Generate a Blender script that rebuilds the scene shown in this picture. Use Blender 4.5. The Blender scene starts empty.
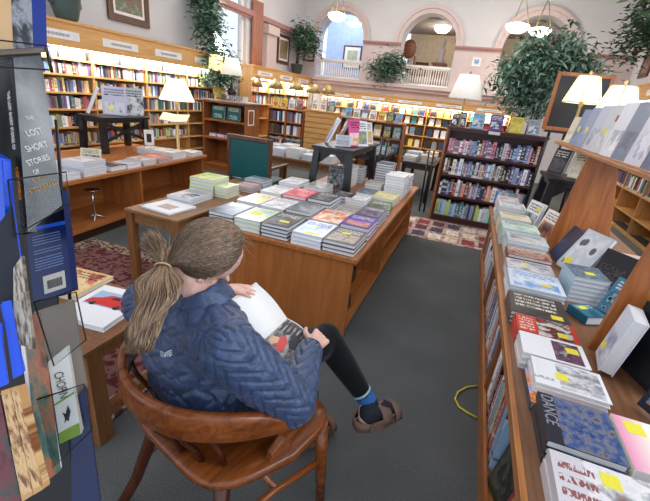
import bpy, bmesh, math, random
from mathutils import Vector, Matrix, Euler, noise
random.seed(7)
PI = math.pi
sc = bpy.context.scene
C = bpy.data.collections.new('scene'); sc.collection.children.link(C)

# ---------------------------------------------------------------- camera
CAM = Vector((0, 0, 1.5)); FPX = 380.36
def cam_axes(yaw, pitch, roll):
    cy, sy, cp, sp = math.cos(yaw), math.sin(yaw), math.cos(pitch), math.sin(pitch)
    f = Vector((-sy*cp, cy*cp, -sp)); r = Vector((cy, sy, 0)); u = r.cross(f)
    c, s = math.cos(roll), math.sin(roll)
    return c*r+s*u, -s*r+c*u, f
CR, CU, CF = cam_axes(math.radians(18.80765), math.radians(21.91313), math.radians(6.21291))
cd = bpy.data.cameras.new('camera'); cam = bpy.data.objects.new('camera', cd); C.objects.link(cam)
cd.sensor_width = 36; cd.lens = FPX*36/650; cd.clip_start = 0.02; cd.clip_end = 200
m = Matrix((CR, CU, -CF)).transposed().to_4x4(); m.translation = CAM; cam.matrix_world = m
sc.camera = cam
# image pixel positions -> points on given planes or at a given depth
def ray(x, y): return (x-325)/FPX*CR + (250.5-y)/FPX*CU + CF
def on_z(x, y, z): d = ray(x, y); return CAM + d*((z-CAM.z)/d.z)
def on_x(x, y, X): d = ray(x, y); return CAM + d*(X/d.x)
def on_y(x, y, Y): d = ray(x, y); return CAM + d*(Y/d.y)
def at_d(x, y, t): return CAM + ray(x, y)*t

# ---------------------------------------------------------------- world, lights, exposure
w = bpy.data.worlds.new('sky'); sc.world = w; w.use_nodes = True
bg = w.node_tree.nodes['Background']; bg.inputs[0].default_value = (0.80, 0.89, 1.0, 1); bg.inputs[1].default_value = 1.5
sc.view_settings.view_transform = 'Standard'; sc.view_settings.look = 'None'
sc.view_settings.exposure = 0.0; sc.view_settings.gamma = 1.0; sc.view_settings.use_curve_mapping = False
def area(name, loc, target, sx, sy, power, col):
    l = bpy.data.lights.new(name, 'AREA'); l.shape = 'RECTANGLE'; l.size = sx; l.size_y = sy; l.energy = power; l.color = col
    o = bpy.data.objects.new(name, l); C.objects.link(o); o.location = loc
    o.rotation_euler = (Vector(target)-Vector(loc)).to_track_quat('-Z', 'Y').to_euler(); return o
area('window_daylight_right', (2.7, 1.2, 3.2), (-0.6, 2.2, 0.3), 3.0, 1.8, 80, (0.86, 0.93, 1.0))
area('window_daylight_left', (-4.95, 7.5, 2.6), (-1, 6, 0.8), 1.3, 1.2, 60, (0.9, 0.95, 1.0))
area('hall_fill_far', (-1.6, 7.6, 4.5), (-1.6, 7.8, 0), 4.5, 4.0, 170, (1.0, 0.95, 0.88))  # unseen fill lamp added below the ceiling to brighten the far hall
area('hall_fill_near', (-1.5, 2.6, 4.5), (-1.2, 3.2, 0), 3.5, 3.0, 50, (0.95, 0.97, 1.0))  # second added fill, no fixture behind it, lifts the near tables

# ---------------------------------------------------------------- materials
MC = {}
def nt(name, rough=0.6, spec=0.4, **k):
    m = bpy.data.materials.new(name); m.use_nodes = True; t = m.node_tree
    b = t.nodes['Principled BSDF']; b.inputs['Roughness'].default_value = rough
    b.inputs['Specular IOR Level'].default_value = spec
    for a, v in k.items(): b.inputs[a.replace('_', ' ')].default_value = v
    return m, t, b
def N(t, typ, **k):
    n = t.nodes.new(typ)
    for a, v in k.items():
        if a.startswith('i'): n.inputs[int(a[1:])].default_value = v
        else: setattr(n, a, v)
    return n
def L(t, a, b): t.links.new(a, b)
def ramp(t, fac, stops):
    r = N(t, 'ShaderNodeValToRGB'); e = r.color_ramp.elements
    while len(e) < len(stops): e.new(0.5)
    for q, (p, c) in zip(e, stops): q.position = p; q.color = (*c, 1) if len(c) == 3 else c
    L(t, fac, r.inputs[0]); return r.outputs[0]
def math_(t, op, a, b=None, c=None):
    n = N(t, 'ShaderNodeMath', operation=op)
    for i, v in enumerate((a, b, c)):
        if v is None: continue
        if isinstance(v, (int, float)): n.inputs[i].default_value = v
        else: L(t, v, n.inputs[i])
    return n.outputs[0]
def mix(t, fac, a, b):
    n = N(t, 'ShaderNodeMix', data_type='RGBA')
    for i, v in ((0, fac), (6, a), (7, b)):
        if isinstance(v, (int, float)): n.inputs[i].default_value = v
        elif isinstance(v, tuple): n.inputs[i].default_value = (*v[:3], 1)
        else: L(t, v, n.inputs[i])
    return n.outputs[2]
def s2l(c): return tuple(((v/255+0.055)/1.055)**2.4 if v/255 > 0.04045 else v/255/12.92 for v in c)
def plain(name, rgb, rough=0.6, spec=0.4, var=0.08, scale=9, **k):
    if name in MC: return MC[name]
    m, t, b = nt(name, rough, spec, **k); c = s2l(rgb)
    tc = N(t, 'ShaderNodeTexCoord'); n = N(t, 'ShaderNodeTexNoise', i2=scale, i3=4.0); L(t, tc.outputs['Object'], n.inputs[0])
    L(t, ramp(t, n.outputs[0], [(0.3, tuple(v*(1-var) for v in c)), (0.7, tuple(min(1, v*(1+var)) for v in c))]), b.inputs[0])
    MC[name] = m; return m
def wood(name, dark, light, rough=0.35, axis='X', scale=1.0):
    if name in MC: return MC[name]
    m, t, b = nt(name, rough, 0.5)
    tc = N(t, 'ShaderNodeTexCoord'); mp = N(t, 'ShaderNodeMapping'); L(t, tc.outputs['Object'], mp.inputs[0])
    sv = {'X': (1.2, 14, 14), 'Y': (14, 1.2, 14), 'Z': (14, 14, 1.2)}[axis]
    mp.inputs['Scale'].default_value = tuple(v*scale for v in sv)
    n = N(t, 'ShaderNodeTexNoise', i2=1.6, i3=6.0, i4=0.6); n.inputs['Distortion'].default_value = 1.2; L(t, mp.outputs[0], n.inputs[0])
    n2 = N(t, 'ShaderNodeTexNoise', i2=6.0, i3=3.0); L(t, mp.outputs[0], n2.inputs[0])
    d, l = s2l(dark), s2l(light); mid = tuple((a+b_)/2 for a, b_ in zip(d, l))
    f = math_(t, 'ADD', math_(t, 'MULTIPLY', n.outputs[0], 0.75), math_(t, 'MULTIPLY', n2.outputs[0], 0.25))
    L(t, ramp(t, f, [(0.32, d), (0.5, mid), (0.68, l)]), b.inputs[0])
    bp = N(t, 'ShaderNodeBump', i0=0.08); L(t, n2.outputs[0], bp.inputs['Height']); L(t, bp.outputs[0], b.inputs['Normal'])
    MC[name] = m; return m
def emis(name, rgb, s, base=(255, 255, 255)):
    if name in MC: return MC[name]
    m, t, b = nt(name, 0.6); b.inputs[0].default_value = (*s2l(base), 1)
    b.inputs['Emission Color'].default_value = (*s2l(rgb), 1); b.inputs['Emission Strength'].default_value = s
    MC[name] = m; return m
def cover(name, base, a1, a2, style='photo', seed=0, ink=(20, 20, 25), rough=0.3, box=(0.08, 0.92, 0.08, 0.6), txt=(0.1, 0.9, 0.66, 0.93), rows=3, sc_=3.0):
    """printed cover: picture area, title rows, in the book's own generated coordinates"""
    if name in MC: return MC[name]
    m, t, b = nt(name, rough, 0.5)
    tc = N(t, 'ShaderNodeTexCoord'); sp = N(t, 'ShaderNodeSeparateXYZ'); L(t, tc.outputs['Generated'], sp.inputs[0])
    u, v = sp.outputs[0], sp.outputs[1]
    def inside(x0, x1, y0, y1):
        a = math_(t, 'MULTIPLY', math_(t, 'GREATER_THAN', u, x0), math_(t, 'LESS_THAN', u, x1))
        b_ = math_(t, 'MULTIPLY', math_(t, 'GREATER_THAN', v, y0), math_(t, 'LESS_THAN', v, y1))
        return math_(t, 'MULTIPLY', a, b_)
    cb = N(t, 'ShaderNodeCombineXYZ'); L(t, u, cb.inputs[0]); L(t, v, cb.inputs[1]); cb.inputs[2].default_value = seed*3.7
    B, A1, A2, K = s2l(base), s2l(a1), s2l(a2), s2l(ink)
    if style == 'grad':
        pic = ramp(t, math_(t, 'ADD', u, 0.0), [(0.0, A1), (0.45, B), (0.75, A2), (1.0, K)])
    else:
        n = N(t, 'ShaderNodeTexNoise', i2=sc_, i3=5.0, i4=0.65) if style != 'cells' else N(t, 'ShaderNodeTexVoronoi', i2=sc_*3)
        L(t, cb.outputs[0], n.inputs[0])
        f = n.outputs[0]
        if style == 'stripes':
            wv = N(t, 'ShaderNodeTexWave', i1=sc_*1.5, i2=4.0); L(t, cb.outputs[0], wv.inputs[0]); f = wv.outputs['Fac']
        pic = ramp(t, f, [(0.28, K), (0.42, A1), (0.55, A2), (0.72, B)])
    col = mix(t, inside(*box), B, pic)
    rowf = math_(t, 'FRACT', math_(t, 'MULTIPLY', math_(t, 'SUBTRACT', v, txt[2]), rows/(txt[3]-txt[2])))
    rowm = math_(t, 'LESS_THAN', math_(t, 'ABSOLUTE', math_(t, 'SUBTRACT', rowf, 0.5)), 0.27)
    cb2 = N(t, 'ShaderNodeCombineXYZ'); L(t, math_(t, 'MULTIPLY', u, 34.0), cb2.inputs[0]); L(t, math_(t, 'MULTIPLY', v, 9.0), cb2.inputs[1]); cb2.inputs[2].default_value = seed
    n3 = N(t, 'ShaderNodeTexNoise', i2=1.0, i3=1.0); L(t, cb2.outputs[0], n3.inputs[0])
    tm = math_(t, 'MULTIPLY', math_(t, 'MULTIPLY', rowm, math_(t, 'GREATER_THAN', n3.outputs[0], 0.47)), inside(*txt))
    lum = sum(base)/3
    col = mix(t, tm, col, K if lum > 110 else s2l((225, 222, 210)))
    L(t, col, b.inputs[0]); MC[name] = m; return m

def pages():
    if 'page_paper' in MC: return MC['page_paper']
    m, t, b = nt('page_paper', 0.8, 0.2)
    tc = N(t, 'ShaderNodeTexCoord'); wv = N(t, 'ShaderNodeTexWave', i1=60.0, i2=1.0, bands_direction='Z'); L(t, tc.outputs['Object'], wv.inputs[0])
    L(t, ramp(t, wv.outputs['Fac'], [(0.0, s2l((206, 206, 210))), (1.0, s2l((238, 237, 235)))]), b.inputs[0])
    MC['page_paper'] = m; return m
PAGE = pages()
def spine_mat(cname, rgb):
    k = 'spine_'+cname
    if k in MC: return MC[k]
    m, t, b = nt(k, 0.45, 0.4)
    tc = N(t, 'ShaderNodeTexCoord'); sp = N(t, 'ShaderNodeSeparateXYZ'); L(t, tc.outputs['Generated'], sp.inputs[0])
    oi = N(t, 'ShaderNodeObjectInfo'); z = sp.outputs[2]; rnd = oi.outputs['Random']
    cb = N(t, 'ShaderNodeCombineXYZ'); L(t, math_(t, 'MULTIPLY', z, 26.0), cb.inputs[2]); L(t, math_(t, 'MULTIPLY', rnd, 50.0), cb.inputs[0]); L(t, math_(t, 'MULTIPLY', sp.outputs[0], 2.0), cb.inputs[1])
    n = N(t, 'ShaderNodeTexNoise', i2=1.0, i3=1.0); L(t, cb.outputs[0], n.inputs[0])
    cen = math_(t, 'LESS_THAN', math_(t, 'ABSOLUTE', math_(t, 'SUBTRACT', sp.outputs[0], 0.5)), 0.24)
    zz = math_(t, 'MULTIPLY', math_(t, 'GREATER_THAN', z, 0.2), math_(t, 'LESS_THAN', z, 0.85))
    tm = math_(t, 'MULTIPLY', math_(t, 'MULTIPLY', cen, zz), math_(t, 'GREATER_THAN', n.outputs[0], 0.5))
    band = math_(t, 'LESS_THAN', math_(t, 'ABSOLUTE', math_(t, 'SUBTRACT', z, math_(t, 'ADD', math_(t, 'MULTIPLY', rnd, 0.3), 0.05))), 0.03)
    c = s2l(rgb); ink = s2l((235, 232, 220)) if sum(rgb) < 380 else s2l((60, 50, 70))
    hv = N(t, 'ShaderNodeHueSaturation', i1=0.75, i4=(*c, 1)); L(t, math_(t, 'ADD', math_(t, 'MULTIPLY', rnd, 0.4), 0.8), hv.inputs[2])
    col = mix(t, math_(t, 'MULTIPLY', tm, 0.8), hv.outputs[0], ink); col = mix(t, math_(t, 'MULTIPLY', band, 0.6), col, ink)
    L(t, col, b.inputs[0]); MC[k] = m; return m
COL = dict(red=(176, 40, 38), orange=(214, 112, 44), tan=(196, 160, 116), cream=(232, 222, 196), white=(236, 236, 238), grey=(140, 142, 148),
    black=(30, 30, 36), navy=(34, 44, 92), blue=(58, 104, 176), sky=(132, 180, 220), teal=(34, 116, 122), green=(64, 122, 66), lime=(160, 196, 72),
    yellow=(232, 204, 70), pink=(214, 108, 150), purple=(96, 62, 140), maroon=(100, 30, 42), brown=(104, 70, 46))

OAK = wood('oak_honey', (140, 78, 34), (192, 122, 64)); OAKY = wood('oak_honey_y', (140, 78, 34), (192, 122, 64), axis='Y'); OAKZ = wood('oak_honey_z', (136, 74, 32), (186, 116, 60), axis='Z')
PINE = wood('pine_pale', (190, 138, 78), (222, 172, 108), 0.4); PINEZ = wood('pine_pale_z', (186, 134, 76), (216, 166, 104), 0.4, 'Z')
MAHO = wood('mahogany_dark', (58, 26, 24), (92, 44, 38), 0.35); MAHOZ = wood('mahogany_dark_z', (58, 26, 24), (92, 44, 38), 0.35, 'Z')
CHW = wood('chair_cherry', (84, 38, 14), (150, 80, 32), 0.25, 'Y'); CHD = wood('chair_cherry_dark', (50, 22, 12), (88, 42, 22), 0.3, 'Z')
DESKW = wood('desk_walnut', (108, 72, 42), (150, 108, 68), 0.35, 'Y'); DESKL = wood('desk_leg', (104, 64, 34), (150, 100, 58), 0.35, 'Z')
BLK = plain('black_lacquer', (22, 22, 26), 0.3, 0.5); WHT = plain('white_paint', (236, 230, 226), 0.5)
BRASS = plain('aged_brass', (150, 132, 84), 0.3, 0.5, Metallic=0.8); CHROME = plain('chrome', (200, 200, 205), 0.15, Metallic=1.0)
YEL = plain('yellow_sticker', (238, 226, 70), 0.6, var=0.03)

# ---------------------------------------------------------------- geometry helpers
class G:
    def __init__(s): s.v = []; s.f = []; s.m = []; s.sm = []
    def add(s, vs, fs, mi=0, smooth=False, M=None):
        o = len(s.v); s.v += [tuple(M @ Vector(p)) if M else tuple(p) for p in vs]
        s.f += [tuple(i+o for i in f) for f in fs]; s.m += [mi]*len(fs); s.sm += [smooth]*len(fs); return s
    def box(s, x0, x1, y0, y1, z0, z1, mi=0, M=None):
        vs = [(x, y, z) for z in (z0, z1) for y in (y0, y1) for x in (x0, x1)]
        return s.add(vs, [(0, 2, 3, 1), (4, 5, 7, 6), (0, 1, 5, 4), (2, 6, 7, 3), (0, 4, 6, 2), (1, 3, 7, 5)], mi, False, M)
    def prism(s, poly, a, b, mi=0, M=None):
        """poly: list of points of one end, b-a offset vector extrusion"""
        n = len(poly); vs = [Vector(p)+Vector(a) for p in poly]+[Vector(p)+Vector(b) for p in poly]
        fs = [tuple(range(n-1, -1, -1)), tuple(range(n, 2*n))]+[(i, (i+1) % n, n+(i+1) % n, n+i) for i in range(n)]
        return s.add(vs, fs, mi, False, M)
    def tube(s, pts, r, n=8, mi=0, smooth=True, caps=True, M=None, flat=None):
        P = [Vector(p) for p in pts]; rs = r if isinstance(r, (list, tuple)) else [r]*len(P); vs = []; fs = []
        up = Vector((0, 0, 1)); 
        d0 = (P[1]-P[0]).normalized()
        if abs(d0.z) > 0.95: up = Vector((1, 0, 0))
        a = d0.cross(up).normalized()
        for i, p in enumerate(P):
            d = (P[min(i+1, len(P)-1)]-P[max(i-1, 0)]).normalized()
            a = (a-d*a.dot(d)).normalized(); b = d.cross(a)
            for k in range(n):
                t = 2*PI*k/n; vs.append(p+(a*math.cos(t)+b*math.sin(t)*(flat or 1))*rs[i])
        for i in range(len(P)-1):
            for k in range(n): fs.append((i*n+k, i*n+(k+1) % n, (i+1)*n+(k+1) % n, (i+1)*n+k))
        if caps: fs.append(tuple(range(n-1, -1, -1))); fs.append(tuple((len(P)-1)*n+k for k in range(n)))
        return s.add(vs, fs, mi, smooth, M)
    def lathe(s, prof, n=20, mi=0, smooth=True, M=None, c=(0, 0)):
        vs = []; fs = []
        for r, z in prof:
            for k in range(n): vs.append((c[0]+r*math.cos(2*PI*k/n), c[1]+r*math.sin(2*PI*k/n), z))
        for i in range(len(prof)-1):
            for k in range(n): fs.append((i*n+k, i*n+(k+1) % n, (i+1)*n+(k+1) % n, (i+1)*n+k))
        if prof[0][0] > 1e-4: fs.append(tuple(range(n-1, -1, -1)))
        if prof[-1][0] > 1e-4: fs.append(tuple((len(prof)-1)*n+k for k in range(n)))
        return s.add(vs, fs, mi, smooth, M)
    def ell(s, c, r, mi=0, n=14, M=None, rot=None):
        c = Vector(c); vs = []; fs = []; R = rot or Matrix.Identity(3)
        for i in range(n//2+1):
            th = PI*i/(n//2)
            for k in range(n):
                ph = 2*PI*k/n; vs.append(c+R @ Vector((r[0]*math.sin(th)*math.cos(ph), r[1]*math.sin(th)*math.sin(ph), r[2]*math.cos(th))))
        for i in range(n//2):
            for k in range(n): fs.append((i*n+k, (i+1)*n+k, (i+1)*n+(k+1) % n, i*n+(k+1) % n))
        return s.add(vs, fs, mi, True, M)
    def mesh(s, name, mats):
        me = bpy.data.meshes.new(name); me.from_pydata(s.v, [], s.f)
        for m in (mats if isinstance(mats, (list, tuple)) else [mats]): me.materials.append(m)
        me.polygons.foreach_set('material_index', s.m); me.polygons.foreach_set('use_smooth', s.sm)
        bm = bmesh.new(); bm.from_mesh(me); bmesh.ops.remove_doubles(bm, verts=bm.verts, dist=1e-6); bmesh.ops.recalc_face_normals(bm, faces=bm.faces); bm.to_mesh(me); bm.free()
        me.update(); return me
    def obj(s, name, mats, parent=None, bevel=0, seg=2):
        o = bpy.data.objects.new(name, s.mesh(name, mats)); C.objects.link(o)
        if parent is not None: o.parent = parent
        if bevel:
            b = o.modifiers.new('bevel', 'BEVEL'); b.width = bevel; b.segments = seg; b.limit_method = 'ANGLE'; b.harden_normals = False
        return o
USED = set()
def tag(o, label, cat, group=None, kind=None):
    assert 4 <= len(label.split()) <= 16, label
    if label in USED and not group: print('DUP LABEL', label)
    USED.add(label); o['label'] = label; o['category'] = cat
    if group: o['group'] = group
    if kind: o['kind'] = kind
    return o
def thing(name, label, cat, loc=(0, 0, 0), rz=0, group=None, rot=None):
    o = bpy.data.objects.new(name, None); C.objects.link(o); o.location = loc; o.rotation_euler = rot if rot else (0, 0, rz)
    o.empty_display_size = 0.05
    return tag(o, label, cat, group)
def struct(name, g, mats, bevel=0): o = g.obj(name, mats, None, bevel); o['kind'] = 'structure'; return o
def copy_tree(o, parent=None):
    c = o.copy(); C.objects.link(c)
    if parent is not None: c.parent = parent
    for ch in o.children: copy_tree(ch, c)
    return c
def frame_M(o, x, y, z):
    """matrix from origin and three axis vectors"""
    M = Matrix((Vector(x), Vector(y), Vector(z))).transposed().to_4x4(); M.translation = Vector(o); return M
def place(o, M): o.matrix_world = M; return o
def text_mesh(name, s, size, M, mat, parent, extrude=0.0004, align='CENTER', sx=1.0):
    cu = bpy.data.curves.new(name, 'FONT'); cu.body = s; cu.size = size; cu.extrude = extrude; cu.align_x = align; cu.align_y = 'CENTER'
    to = bpy.data.objects.new(name, cu); C.objects.link(to); dg = bpy.context.evaluated_depsgraph_get()
    me = bpy.data.meshes.new_from_object(to.evaluated_get(dg)); bpy.data.objects.remove(to)
    me.transform(Matrix.Diagonal((sx, 1, 1, 1))); me.transform(M); me.materials.clear(); me.materials.append(mat)
    o = bpy.data.objects.new(name, me); C.objects.link(o); o.parent = parent; return o

# ---------------------------------------------------------------- the room
def carpet():
    m, t, b = nt('carpet', 0.95, 0.1)
    tc = N(t, 'ShaderNodeTexCoord'); n = N(t, 'ShaderNodeTexNoise', i2=240.0, i3=3.0); L(t, tc.outputs['Object'], n.inputs[0])
    n2 = N(t, 'ShaderNodeTexNoise', i2=2.0, i3=3.0); L(t, tc.outputs['Object'], n2.inputs[0])
    f = math_(t, 'ADD', math_(t, 'MULTIPLY', n.outputs[0], 0.8), math_(t, 'MULTIPLY', n2.outputs[0], 0.2))
    L(t, ramp(t, f, [(0.35, s2l((60, 62, 63))), (0.65, s2l((108, 109, 109)))]), b.inputs[0])
    bp = N(t, 'ShaderNodeBump', i0=0.3, i1=0.002); L(t, n.outputs[0], bp.inputs['Height']); L(t, bp.outputs[0], b.inputs['Normal']); return m
def rug_mat(name, base, a1, a2, sc_, tile=None):
    m, t, b = nt(name, 0.95, 0.1)
    tc = N(t, 'ShaderNodeTexCoord')
    v = N(t, 'ShaderNodeTexVoronoi', i2=sc_, distance='MANHATTAN'); L(t, tc.outputs['Object'], v.inputs[0])
    n = N(t, 'ShaderNodeTexNoise', i2=sc_*3, i3=3.0); L(t, tc.outputs['Object'], n.inputs[0])
    f = math_(t, 'ADD', math_(t, 'MULTIPLY', v.outputs['Distance'], 0.6), math_(t, 'MULTIPLY', n.outputs[0], 0.5))
    col = ramp(t, f, [(0.28, s2l(a1)), (0.40, s2l(base)), (0.62, s2l(base)), (0.74, s2l(a2))])
    L(t, col, b.inputs[0]); return m
CARP = carpet()
struct('floor', G().box(-5.3, 3.2, -1.6, 14.2, -0.1, 0), CARP)
WALL = plain('wall_plaster', (206, 203, 205), 0.8, 0.2, 0.03, 2); PINK = plain('pink_trim', (202, 184, 182), 0.6, 0.3, 0.04); ROSE = plain('rose_moulding', (168, 126, 122), 0.6, 0.3, 0.04)
CEIL = plain('ceiling_plaster', (222, 222, 224), 0.8, 0.2, 0.02)
struct('ceiling', G().box(-5.3, 3.2, -1.6, 14.2, 4.9, 5.0), CEIL)
# left wall with a tall window
LX = -5.05; WY0, WY1, WZ0, WZ1 = 6.85, 8.05, 1.75, 3.3
g = G().box(LX-0.22, LX, -1.6, WY0, 0, 4.9).box(LX-0.22, LX, WY1, 11.05, 0, 4.9).box(LX-0.22, LX, WY0, WY1, 0, WZ0).box(LX-0.22, LX, WY0, WY1, WZ1, 4.9)
struct('wall_left', g, WALL)
g = G(); 
for a, b_ in ((WY0, WY0+0.07), (WY1-0.07, WY1)): g.box(LX-0.14, LX-0.07, a, b_, WZ0, WZ1)
for a, b_ in ((WZ0, WZ0+0.07), (WZ1-0.07, WZ1)): g.box(LX-0.14, LX-0.07, WY0, WY1, a, b_)
wf = struct('window_1', g, WHT)
gm, t_, b_ = nt('window_glass', 0.05, 0.5); b_.inputs['Transmission Weight'].default_value = 1.0; b_.inputs['IOR'].default_value = 1.05
G().box(LX-0.108, LX-0.102, WY0+0.05, WY1-0.05, WZ0+0.05, WZ1-0.05).obj('window_pane', gm, wf)
struct('wall_right', G().box(2.9, 3.1, 3.2, 11.05, 0, 4.9), WALL)
# string course and pilaster on the left wall
g = G().box(LX, LX+0.09, -1.6, 11.0, 2.93, 3.03).box(LX, LX+0.05, -1.6, 11.0, 2.88, 2.93)
struct('trim_1', g, ROSE)
struct('trim_2', G().box(LX, LX+0.14, 8.72, 9.15, 0, 2.88).box(LX, LX+0.2, 8.66, 9.2, 2.7, 2.88), PINK)
cur = wood('curtain_wood', (140, 88, 70), (176, 122, 100), 0.6, 'Z')
g = G()
for k in range(9): g.tube([(LX+0.07, 8.2+k*0.045, 1.72), (LX+0.075, 8.2+k*0.045, 2.4), (LX+0.07, 8.2+k*0.045, 3.25)], 0.032, 6)
tag(g.obj('curtain', cur), 'rust brown curtain hanging at the right side of the bright window', 'curtain')
# back wall with three arches over a gallery
BY = 11.05; TH = 0.45; FZ = 2.0
ARC = [(-3.98, 0.67), (-1.62, 0.68), (0.86, 0.72)]     # centre x, half width
SPR = 2.98
def arch_z(cx, hw, x): return SPR + math.sqrt(max(0, hw*hw-(x-cx)**2))
g = G(); xs = [-5.3]
g.box(-5.3, 3.2, BY, BY+TH, 0, FZ)
edges = [-5.3]+[e for c, h in ARC for e in (c-h, c+h)]+[3.2]
for i in range(0, len(edges), 2): g.box(edges[i], edges[i+1], BY, BY+TH, FZ, 4.9)
for c, h in ARC:
    n = 20
    for i in range(n):
        a, b_ = c-h*math.cos(PI*i/n), c-h*math.cos(PI*(i+1)/n)
        za, zb = arch_z(c, h, a), arch_z(c, h, b_)
        g.add([(a, BY, za), (b_, BY, zb), (b_, BY, 4.9), (a, BY, 4.9), (a, BY+TH, za), (b_, BY+TH, zb), (b_, BY+TH, 4.9), (a, BY+TH, 4.9)],
              [(0, 1, 2, 3), (7, 6, 5, 4), (0, 4, 5, 1), (3, 2, 6, 7), (0, 3, 7, 4), (1, 5, 6, 2)])
struct('wall_back', g, WALL)
for k, (c, h) in enumerate(ARC):
    g = G()
    for i in range(24):
        a0, a1 = PI*i/24, PI*(i+1)/24; r0, r1 = h, h+0.15
        q = [(c-r*math.cos(a), SPR+r*math.sin(a)) for r, a in ((r0, a0), (r1, a0), (r1, a1), (r0, a1))]
        g.prism([(x, BY-0.06, z) for x, z in q], (0, 0, 0), (0, 0.055, 0))
        q = [(c-r*math.cos(a), SPR+r*math.sin(a)) for r, a in ((r0+0.1, a0), (r1+0.03, a0), (r1+0.03, a1), (r0+0.1, a1))]
        g.prism([(x, BY-0.09, z) for x, z in q], (0, 0, 0), (0, 0.03, 0))
    struct('trim_%d' % (3+k), g, PINK)
g = G()
for i in range(0, len(edges), 2):
    a, b_ = edges[i]+0.0, edges[i+1]
    g.box(a, b_, BY-0.07, BY-0.002, 2.9, SPR).box(a, b_, BY-0.1, BY-0.07, 2.94, SPR)
struct('trim_6', g, ROSE)
g = G()
for i in range(0, len(edges), 2): g.box(edges[i]+0.02, edges[i+1]-0.02, BY-0.03, BY-0.001, FZ, 2.9)
struct('trim_7', g, PINK)
g = G().box(-5.04, 2.9, BY-0.32, BY-0.002, 1.92, 2.0).box(-5.04, 2.9, BY-0.24, BY-0.002, 1.84, 1.92).box(-5.04, 2.9, BY-0.12, BY-0.002, 1.7, 1.84)
struct('trim_8', g, PINK)
# gallery rooms behind
UPW = plain('gallery_blue_wall', (172, 188, 222), 0.8); UPT = plain('gallery_tan_wall', (204, 186, 160), 0.8); UPC = plain('gallery_ceiling', (150, 140, 132), 0.8)
struct('floor_gallery', G().box(-5.3, 3.2, BY+TH, 14.2, 1.9, 2.0), plain('gallery_floor', (110, 84, 66), 0.7))
struct('wall_gallery_back', G().box(-5.3, -2.7, 13.4, 13.6, 2.0, 4.9), UPW)
struct('wall_gallery_rear', G().box(-2.6, 3.2, 13.8, 14.0, 2.0, 4.9), UPT)
struct('wall_gallery_side', G().box(-2.8, -2.7, BY+TH, 13.4, 2.0, 4.9), UPW)
struct('wall_gallery_middle', G().box(-0.42, -0.32, BY+TH, 13.8, 2.0, 4.9), UPT)
struct('ceiling_gallery', G().box(-2.7, 3.2, BY+TH, 13.8, 3.62, 3.7), UPC)
def plight(name, loc, e, col, r=0.05, parent=None):
    l = bpy.data.lights.new(name, 'POINT'); l.energy = e; l.color = col; l.shadow_soft_size = r
    o = bpy.data.objects.new(name, l); C.objects.link(o); o.location = loc
    if parent is not None: o.parent = parent
    return o
plight('gallery_light_blue', (-4.2, 12.4, 3.9), 60, (0.75, 0.85, 1.0), 0.2)

def balustrade(c, h, where):
    t = thing('balustrade', 'white balustrade of the gallery in the %s' % where, 'railing', (c, BY+0.12, 2.0), 0, 'gallery balustrades')
    G().box(-h-0.0, h, -0.05, 0.05, 0.44, 0.5).box(-h, h, -0.03, 0.03, 0.41, 0.44).obj('top_rail', WHT, t, 0.006)
    G().box(-h, h, -0.05, 0.05, 0.0, 0.06).obj('bottom_rail', WHT, t)
    n = 21
    for i in range(n):
        x = -h+0.04+(2*h-0.08)*i/(n-1)
        G().lathe([(0.016, 0.06), (0.016, 0.1), (0.024, 0.17), (0.016, 0.26), (0.012, 0.34), (0.018, 0.41)], 8, c=(x, 0)).obj('baluster', WHT, t)
balustrade(*ARC[0], 'left arch before the blue room'); balustrade(*ARC[1], 'middle arch'); balustrade(*ARC[2], 'right arch')

# things in the gallery
def framed(name, label, M, w_, h_, fr, pic, fw=0.04, matw=0.0, cat='picture', group=None):
    """picture: local x right, z up, front at y=0 facing -y"""
    t = thing(name, label, cat, group=group); t.matrix_world = M
    g = G().box(-w_/2, w_/2, 0, 0.03, -h_/2, -h_/2+fw).box(-w_/2, w_/2, 0, 0.03, h_/2-fw, h_/2).box(-w_/2, -w_/2+fw, 0, 0.03, -h_/2+fw, h_/2-fw).box(w_/2-fw, w_/2, 0, 0.03, -h_/2+fw, h_/2-fw)
    g.obj('frame', fr, t, 0.004)
    if matw: G().box(-w_/2+fw, w_/2-fw, 0.012, 0.02, -h_/2+fw, h_/2-fw).obj('mat_board', WHT, t)
    a = fw+matw; 
    # picture built lying (x,y) then stood up so its cover coordinates read x,y
    g = G().box(-w_/2+a, w_/2-a, -h_/2+a, h_/2-a, -0.001, 0.001); o = g.obj('picture', pic, t)
    o.rotation_euler = (PI/2, 0, 0); o.location = (0, 0.009, 0); return t
FRB = wood('frame_brown', (62, 34, 24), (104, 64, 42), 0.3, 'Z'); FRBK = plain('frame_black', (40, 36, 40), 0.4)
def art(name, a, b_, c, k, style='photo', seed=1, sc_=3.0): return cover(name, a, b_, c, style, seed, ink=k, box=(0.0, 1.0, 0.0, 1.0), txt=(0, 0.01, 0, 0.01), sc_=sc_)
RL = Matrix.Rotation(PI/2, 4, 'Z')    # faces +X
RR = Matrix.Rotation(-PI/2, 4, 'Z')   # faces -X
T = Matrix.Translation
framed('framed_picture', 'framed print with white mat on the blue gallery wall', T((-4.35, 13.37, 2.78)), 0.62, 0.7, FRB, art('art_a', (226, 222, 206), (170, 184, 160), (200, 190, 150), (120, 120, 100)), 0.04, 0.1)
framed('framed_picture', 'brown framed picture on the tan wall behind the middle arch', T((-2.1, 13.77, 2.62)), 0.42, 0.42, FRB, art('art_b', (160, 120, 70), (110, 80, 50), (190, 150, 90), (70, 50, 40)), 0.07)
framed('framed_picture', 'ornate brown framed print on left wall above the tall bookcase', T((LX+0.035, 4.9, 2.52)) @ RL, 0.74, 0.66, FRB, art('art_c', (196, 172, 140), (130, 90, 80), (90, 110, 90), (70, 50, 60)), 0.09, 0.04)
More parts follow.
